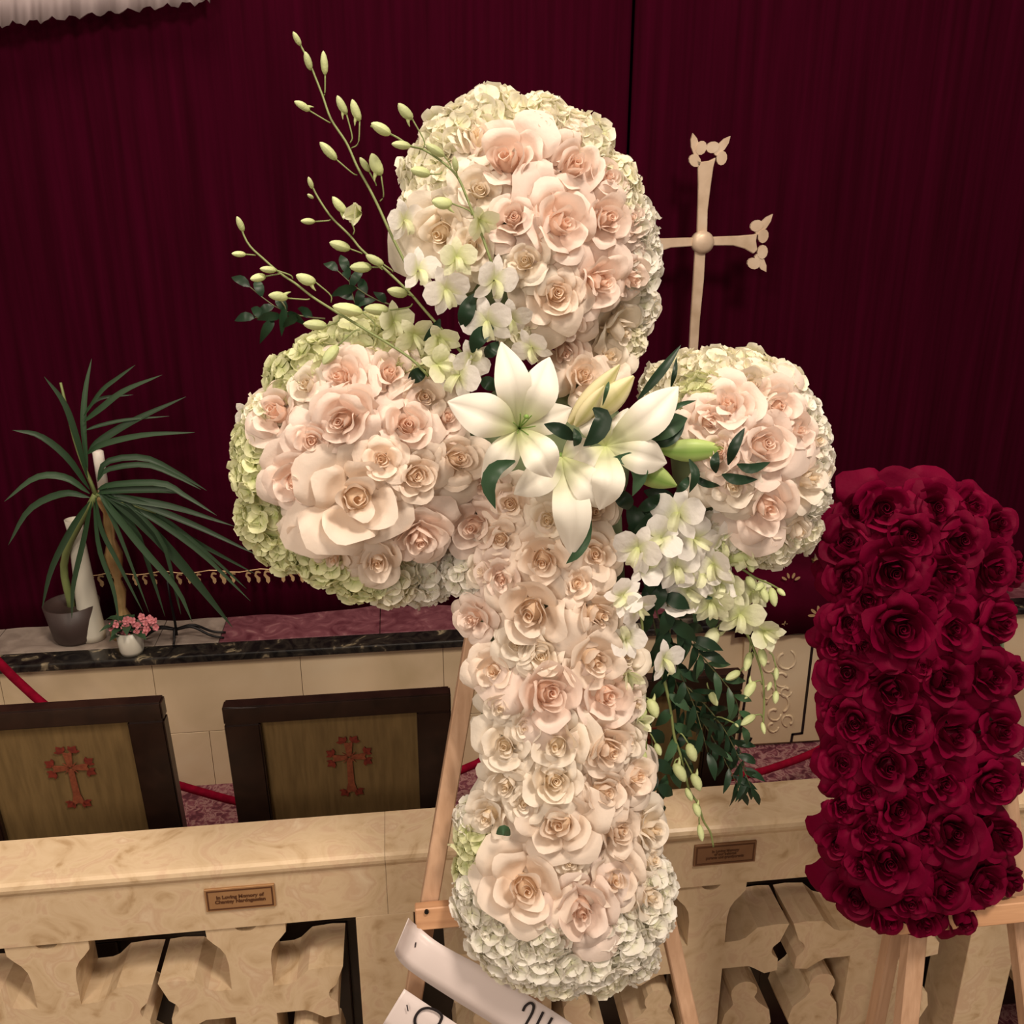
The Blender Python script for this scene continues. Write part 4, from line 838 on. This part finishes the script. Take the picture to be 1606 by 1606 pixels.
# ---- lilies
def lily(c, h, tips, wpx=62, stam=True):
    C0 = P(*c, h)-FO; q = pxs(C0+FO)
    bm = bmesh.new()
    for k in range(3): a = k*2.1; bmesh.ops.create_uvsphere(bm, u_segments=8, v_segments=6, radius=5*q, matrix=Matrix.Translation(C0+Vector((4*q*math.cos(a), 0, 4*q*math.sin(a)))-PN*.004))
    r_ = obj('lily', bm, M_LBUD, FC, True)
    for (tp, ht, wd, bend) in tips:
        T = P(*tp, ht)-FO; md = C0.lerp(T, .5)+PN*bend
        leaf('tepal', r_, [C0, md, T], wd*.92*q, M_LILY, nrm=(CAM-(C0+FO)).normalized(), fold=.22, n=14, m=11, peak=.50, curl=.30, wav=.09, tip=.82, rib=.10)
    if stam:
        for k in range(6):
            a = -.2+k*1.05; e = C0+PN*.05+(PX*math.cos(a)+PU*math.sin(a))*17*q+PU*.006
            bm = bmesh.new(); tube(bm, [C0, C0.lerp(e, .5)+PN*.006, e], 1.2*q, .9*q, 5, 6); obj('stamen', bm, M_LBUD, r_, True)
        e = C0+PN*.065+PU*.014; bm = bmesh.new(); tube(bm, [C0, e], 2.0*q, 1.6*q, 6); tube(bm, [e, e+PN*.006], 4*q, 3.4*q, 8); obj('pistil', bm, M_LBUD, r_, True)
lily((813, 672), .135, [((702, 630), .16, 74, .03), ((786, 536), .15, 60, .03), ((862, 560), .15, 66, .03), ((866, 749), .175, 62, .035), ((756, 758), .13, 56, .02), ((897, 640), .13, 54, .02)])
lily((950, 700), .135, [((1064, 606), .15, 66, .03), ((1046, 726), .14, 62, .03), ((905, 625), .13, 56, .02), ((940, 800), .15, 56, .03), ((985, 640), .12, 44, .02), ((885, 748), .12, 50, .02)], stam=False)
lily((882, 718), .128, [((897, 872), .135, 66, .03), ((948, 798), .14, 58, .03), ((806, 775), .13, 58, .02), ((925, 690), .12, 50, .01)], stam=False)
def lbud(a, c, h, wpx, m):
    A = P(*a, h)-FO; Cq = P(*c, h+.01)-FO; q = pxs(A+FO); z = Cq-A; g = Grid(); rows = []; ts = []
    for i in range(11):
        t = i/10; rr = wpx/2*q*math.sin(PI*min(.985, max(.06, t**.85)))**.75
        rows.append([Vector((rr*math.cos(a_)*(1+.10*math.cos(3*a_)), rr*math.sin(a_)*(1+.10*math.cos(3*a_)), t*z.length)) for a_ in [2*PI*j/18 for j in range(19)]]); ts.append([.5+.5*math.cos(3*2*PI*j/18) for j in range(19)])
    g.sheet(rows, ts); inst('lily_bud', g.mesh('lily_bud', m), FC, place(A, z, 1))
lbud((1036, 706), (1139, 704), .115, 36, M_LBUD); lbud((990, 728), (1061, 762), .12, 38, M_LBUD)
lbud((893, 664), (972, 572), .14, 34, M_LBUDY); lbud((925, 655), (994, 590), .145, 40, M_LBUDY); lbud((902, 668), (948, 605), .15, 26, M_LBUDY)
# ---- leaves near the centre: midrib px, width px, height, material
LV = [([(990, 860), (1010, 835), (1025, 800)], 30, .07, M_LEAF), ([(1040, 860), (1030, 830), (1012, 805)], 30, .06, M_LEAF), ([(985, 830), (1015, 815), (1050, 820)], 28, .05, M_LEAF), ([(1010, 770), (1040, 780), (1070, 800)], 26, .07, M_LEAF), ([(1000, 880), (1030, 850), (1060, 845)], 34, .04, M_LEAF), ([(985, 790), (1000, 820), (1008, 860)], 30, .05, M_LEAF),
 ([(1000, 627), (1035, 585), (1068, 541)], 15, .12, M_LEAF), ([(1052, 608), (1058, 585), (1061, 560)], 8, .12, M_LEAF), ([(1016, 690), (1045, 668), (1078, 656)], 38, .13, M_LEAF2), ([(1022, 698), (1048, 684), (1074, 664)], 30, .125, M_LEAF),
 ([(902, 690), (880, 675), (853, 665)], 22, .165, M_LEAF), ([(900, 672), (906, 688), (900, 700)], 14, .165, M_LEAF), ([(930, 640), (946, 655), (935, 682), (915, 700)], 30, .17, M_LEAF), ([(945, 636), (952, 610), (955, 598)], 7, .17, M_LEAF2), ([(808, 723), (778, 735), (766, 762), (777, 798)], 26, .165, M_LEAF2),
 ([(925, 790), (920, 840), (905, 868), (888, 884)], 17, .13, M_LEAF2), ([(958, 720), (992, 722), (1004, 745), (992, 778)], 28, .15, M_LEAF2), ([(960, 770), (980, 785), (985, 800)], 26, .12, M_LEAF), ([(1142, 729), (1152, 700), (1168, 671)], 17, .14, M_LEAF), ([(1123, 742), (1121, 725), (1125, 708)], 15, .14, M_LEAF), ([(1156, 728), (1178, 735), (1208, 725)], 16, .14, M_LEAF),
 ([(1132, 744), (1155, 752), (1188, 752)], 17, .14, M_LEAF), ([(1081, 720), (1091, 745), (1081, 773)], 14, .14, M_LEAF), ([(1080, 748), (1072, 762), (1060, 772)], 14, .14, M_LEAF), ([(1035, 660), (1065, 636), (1092, 628)], 8, .15, M_LEAF2),
 ([(725, 515), (732, 488), (743, 460)], 26, .128, M_LEAF), ([(740, 553), (752, 528), (776, 510)], 26, .128, M_LEAF), ([(762, 560), (770, 550), (782, 535)], 20, .12, M_LEAF), ([(640, 600), (655, 588), (668, 580)], 22, .10, M_LEAF), ([(752, 596), (768, 602), (778, 612)], 22, .12, M_LEAF),
 ([(480, 868), (490, 856), (502, 852)], 22, .06, M_LEAF), ([(455, 880), (470, 868), (482, 860)], 14, .05, M_LEAF), ([(1000, 800), (1020, 790), (1035, 775)], 20, .10, M_LEAF), ([(1085, 745), (1105, 758), (1130, 762)], 12, .12, M_LEAF), ([(690, 500), (680, 520), (664, 535)], 16, .10, M_LEAF), ([(800, 1310), (790, 1302), (778, 1308)], 16, .10, M_LEAF2), ([(960, 1215), (985, 1222), (1010, 1212)], 14, .05, M_LEAF2), ([(985, 1262), (1000, 1240), (1020, 1232)], 14, .04, M_LEAF2)]
for pts, wd, h, m_ in LV:
    leaf('leaf', FC, [P(u, v, h+.01*math.sin(PI*i/(len(pts)-1)))-FO for i, (u, v) in enumerate(pts)], wd*pxs(P(*pts[0], h)), m_, nrm=(CAM-P(*pts[0], h)).normalized(), fold=.22, n=9, m=5, peak=.48, tip=.85)
# ---- leafy sprigs: stem px list, leaf length px
def sprig(pts, h0, h1, ln, wd, cnt, m_=M_LEAF, seed=1, side=1.0):
    rnd = random.Random(seed); n = cnt; C3 = crom([P(u, v, h0+(h1-h0)*i/(len(pts)-1))-FO for i, (u, v) in enumerate(pts)], n+1); q = pxs(C3[0]+FO)
    bm = bmesh.new(); tube(bm, C3, 1.5*q, .8*q, 5); o_ = obj('leafy_sprig', bm, M_STEM2, FC, True)
    for i in range(1, n+1):
        tg = (C3[i]-C3[i-1]).normalized(); sd = tg.cross(PN).normalized()*(1 if i % 2 else -1)
        if i == n: sd = sd*.1
        d = (tg*.75+sd*rnd.uniform(.5, .8)*side+PN*rnd.uniform(-.4, .5)).normalized(); L_ = ln*q*rnd.uniform(.75, 1.15)
        leaf('leaf', o_, [C3[i], C3[i]+d*L_*.5+PN*.004, C3[i]+d*L_-PN*.004+Vector((0, 0, -.004))], wd*q, m_, nrm=(PN+Vector([rnd.uniform(-.6, .6) for _ in range(3)])), fold=.2, n=6, m=3, peak=.42, tip=.9)
k = 0
for pts, h0, h1, ln, wd, cnt in [([(1010, 900), (1030, 960), (1060, 1040), (1090, 1110), (1110, 1180)], .05, .01, 46, 15, 15), ([(1020, 900), (1060, 960), (1085, 1000), (1105, 1040)], .06, .03, 48, 18, 12), ([(1015, 930), (1035, 1020), (1050, 1100), (1060, 1170), (1045, 1215)], .03, .0, 48, 18, 13),
    ([(1070, 1070), (1110, 1110), (1145, 1160), (1178, 1235)], .02, .0, 44, 11, 18), ([(1050, 1080), (1100, 1130), (1130, 1180), (1160, 1238)], .01, -.01, 44, 11, 16), ([(1060, 980), (1110, 1040), (1150, 1090), (1165, 1140)], .04, .02, 42, 13, 12), ([(1080, 1110), (1130, 1135), (1160, 1175), (1172, 1225)], .01, -.01, 42, 11, 14),
    ([(1005, 880), (1030, 910), (1050, 960), (1050, 1010)], .075, .05, 50, 26, 8), ([(1040, 880), (1080, 920), (1110, 960)], .06, .05, 46, 22, 7), ([(1020, 1100), (1022, 1160), (1030, 1220), (1035, 1262)], .03, .01, 40, 20, 8), ([(1030, 1000), (1060, 1070), (1075, 1130), (1080, 1190)], .01, -.01, 46, 15, 12)]:
    k += 1; sprig(pts, h0, h1, ln, wd, cnt, M_LEAF if k % 3 else M_LEAF2, k)
for pts, k in (([(510, 500), (470, 495), (430, 480), (392, 450)], 31), ([(620, 480), (590, 470), (560, 452), (530, 425)], 32), ([(600, 520), (570, 500), (555, 470), (545, 430)], 33), ([(440, 470), (450, 490), (430, 500), (400, 498)], 34)):
    sprig(pts, .03, .02, 38, 16, 6, M_LEAF, k)
# ================================================================== RED ROSE ARRANGEMENT
RC = (1450, 1108); RRX, RRY = 158, 360
RR = root('red_rose_arrangement', P(1450, 1460, -.02), 'tall crimson rose arrangement standing at the right, its roses packed tight', 'flower arrangement')
RO = RR.location
def rh(u, v):
    yy = max(-1, min(1, (v-RC[1])/RRY)); wx = RRX*(1-abs(yy)**5)**.4; d = ((u-RC[0])/max(wx, 1))**2
    return .075*math.sqrt(max(0, 1-d))*(1-abs(yy)**6)**.5 if d < 1 else 0
g = Grid(); rows = []
for i in range(15):
    v = RC[1]-RRY*.9+2*RRY*.9*i/14; wx = 125*(1-abs((v-RC[1])/RRY)**5)**.4; rows.append([P(RC[0]-wx*math.cos(PI*j/12), v, .045*math.sin(PI*j/12)-.025)-RO for j in range(13)])
g.sheet(rows, [0]*15); link('foam_base', g.mesh('foam_base', M_FOAM), RR)
RLr = [(1385, 770, 56, 0), (1425, 822, 52, 1), (1330, 835, 48, 4), (1400, 892, 58, 1), (1330, 905, 44, 0), (1408, 982, 70, 1), (1332, 975, 44, 3), (1395, 1078, 56, 4), (1330, 1055, 44, 0), (1418, 1136, 50, 1), (1338, 1130, 46, 3), (1390, 1196, 54, 4), (1322, 1195, 40, 0), (1405, 1266, 52, 1), (1322, 1262, 36, 2), (1392, 1346, 66, 1), (1316, 1322, 34, 0), (1345, 1405, 50, 3), (1425, 1405, 50, 4), (1390, 1435, 42, 1), (1365, 1300, 44, 2),
 (1445, 1440, 40, 2), (1460, 770, 54, 3), (1500, 830, 56, 1), (1560, 800, 42, 4), (1480, 900, 54, 4), (1555, 890, 50, 1), (1490, 985, 56, 3), (1562, 975, 48, 0), (1475, 1065, 56, 1), (1545, 1060, 54, 4), (1490, 1150, 56, 0), (1565, 1145, 48, 1), (1475, 1225, 54, 4), (1550, 1225, 54, 3), (1490, 1305, 58, 1), (1565, 1310, 46, 4), (1475, 1390, 54, 0), (1540, 1385, 52, 1), (1505, 1435, 42, 2), (1345, 775, 40, 2), (1312, 1110, 32, 2), (1310, 1010, 34, 2), (1312, 870, 34, 2), (1355, 1010, 40, 2), (1360, 940, 36, 2), (1365, 1160, 36, 2), (1360, 1240, 36, 2), (1440, 1210, 40, 2), (1445, 1040, 36, 2), (1455, 940, 36, 2), (1350, 1355, 40, 2), (1445, 1310, 40, 2), (1590, 1225, 30, 2), (1590, 1060, 30, 2), (1590, 890, 30, 2), (1580, 1380, 34, 2), (1520, 765, 40, 2)]
for (u, v, r_, va) in RLr:
    v += max(0, 34*(900-v)/150) if v < 900 else 0
    h = rh(u, v); e = 12; gx = (rh(u+e, v)-rh(u-e, v))/(2*e*.00075); gy = (rh(u, v+e)-rh(u, v-e))/(2*e*.00075)
    gx = max(-1.2, min(1.2, gx)); gy = max(-1, min(1, gy)); N_ = (PN+(PX*-gx+PU*gy)*.6).normalized()
    c = P(u, v, h-.02); R = r_*pxs(c)*1.08; z = (N_+(CAM-c).normalized()*.3).normalized(); rose(RR, c-RO-z*R*.12, z, R, {2: 0, 3: 1, 4: 0}.get(va, va), M_RED, tilt=.12)
# ================================================================== RIBBONS
def ribbon(name, top, bot, hs, label, n=40):
    r_ = root(name, P(*top[0], .03).copy(), label, 'ribbon', 'white satin ribbons with handwriting')
    g = Grid(); A = crom([Vector((u, v, h)) for (u, v), h in zip(top, hs)], n); Bq = crom([Vector((u, v, h)) for (u, v), h in zip(bot, hs)], n)
    rows = []
    for a, b_ in zip(A, Bq):
        rows.append([P(a.x+(b_.x-a.x)*t, a.y+(b_.y-a.y)*t, a.z+(b_.z-a.z)*t+.003*math.sin(PI*t))-r_.location for t in (0, .25, .5, .75, 1)])
    g.sheet(rows, [0]*n); o_ = link('satin_band', g.mesh('satin_band', M_SATIN), r_); o_.modifiers.new('t', 'SOLIDIFY').thickness = .0006
    return r_
r1 = ribbon('ribbon', [(641, 1440), (652, 1450), (690, 1480), (760, 1518), (830, 1562), (900, 1608), (960, 1660)], [(619, 1492), (627, 1508), (650, 1528), (705, 1564), (775, 1608), (850, 1660), (910, 1710)], [.045, .022, .030, .035, .035, .035, .035], 'white satin ribbon stapled to the easel leg and crossing below the flower cross')
r2 = ribbon('ribbon', [(634, 1551), (680, 1582), (740, 1622), (820, 1680)], [(597, 1612), (640, 1650), (700, 1700), (780, 1760)], [.035, .04, .04, .04], 'lower white satin ribbon with a looped handwritten letter at the bottom edge')
def stroke(par, pts, h, wpx=4.5):
    bm = bmesh.new(); C3 = crom([P(u, v, h)-par.location for u, v in pts], len(pts)*5); q = pxs(C3[0]+par.location)*wpx/2
    L_, R_ = [], []
    for i, p in enumerate(C3):
        d = (C3[min(i+1, len(C3)-1)]-C3[max(i-1, 0)]).normalized(); s_ = d.cross(PN).normalized()*q; L_.append(bm.verts.new(p+s_)); R_.append(bm.verts.new(p-s_))
    for i in range(len(L_)-1): bm.faces.new((L_[i], L_[i+1], R_[i+1], R_[i]))
    bmesh.ops.recalc_face_normals(bm, faces=bm.faces)
    obj('ink_stroke', bm, M_INK, par)
stroke(r1, [(820, 1586), (824, 1578), (832, 1573), (837, 1578), (834, 1590), (822, 1612), (815, 1630), (840, 1632)], .0395)
stroke(r1, [(852, 1587), (842, 1608), (836, 1625)], .0395); stroke(r1, [(866, 1596), (858, 1612), (852, 1632)], .0395)
stroke(r2, [(690, 1604), (693, 1594), (686, 1586), (672, 1581), (660, 1584), (652, 1594), (651, 1606), (658, 1620), (674, 1622), (690, 1604)], .0445)
stroke(r2, [(638, 1576), (640, 1586)], .0445, 2.0)
for (u, v, a, par, h) in ((652, 1478, 8, r1, .0275),):
    stroke(par, [(u, v), (u-1, v+a)], h, 2.0)
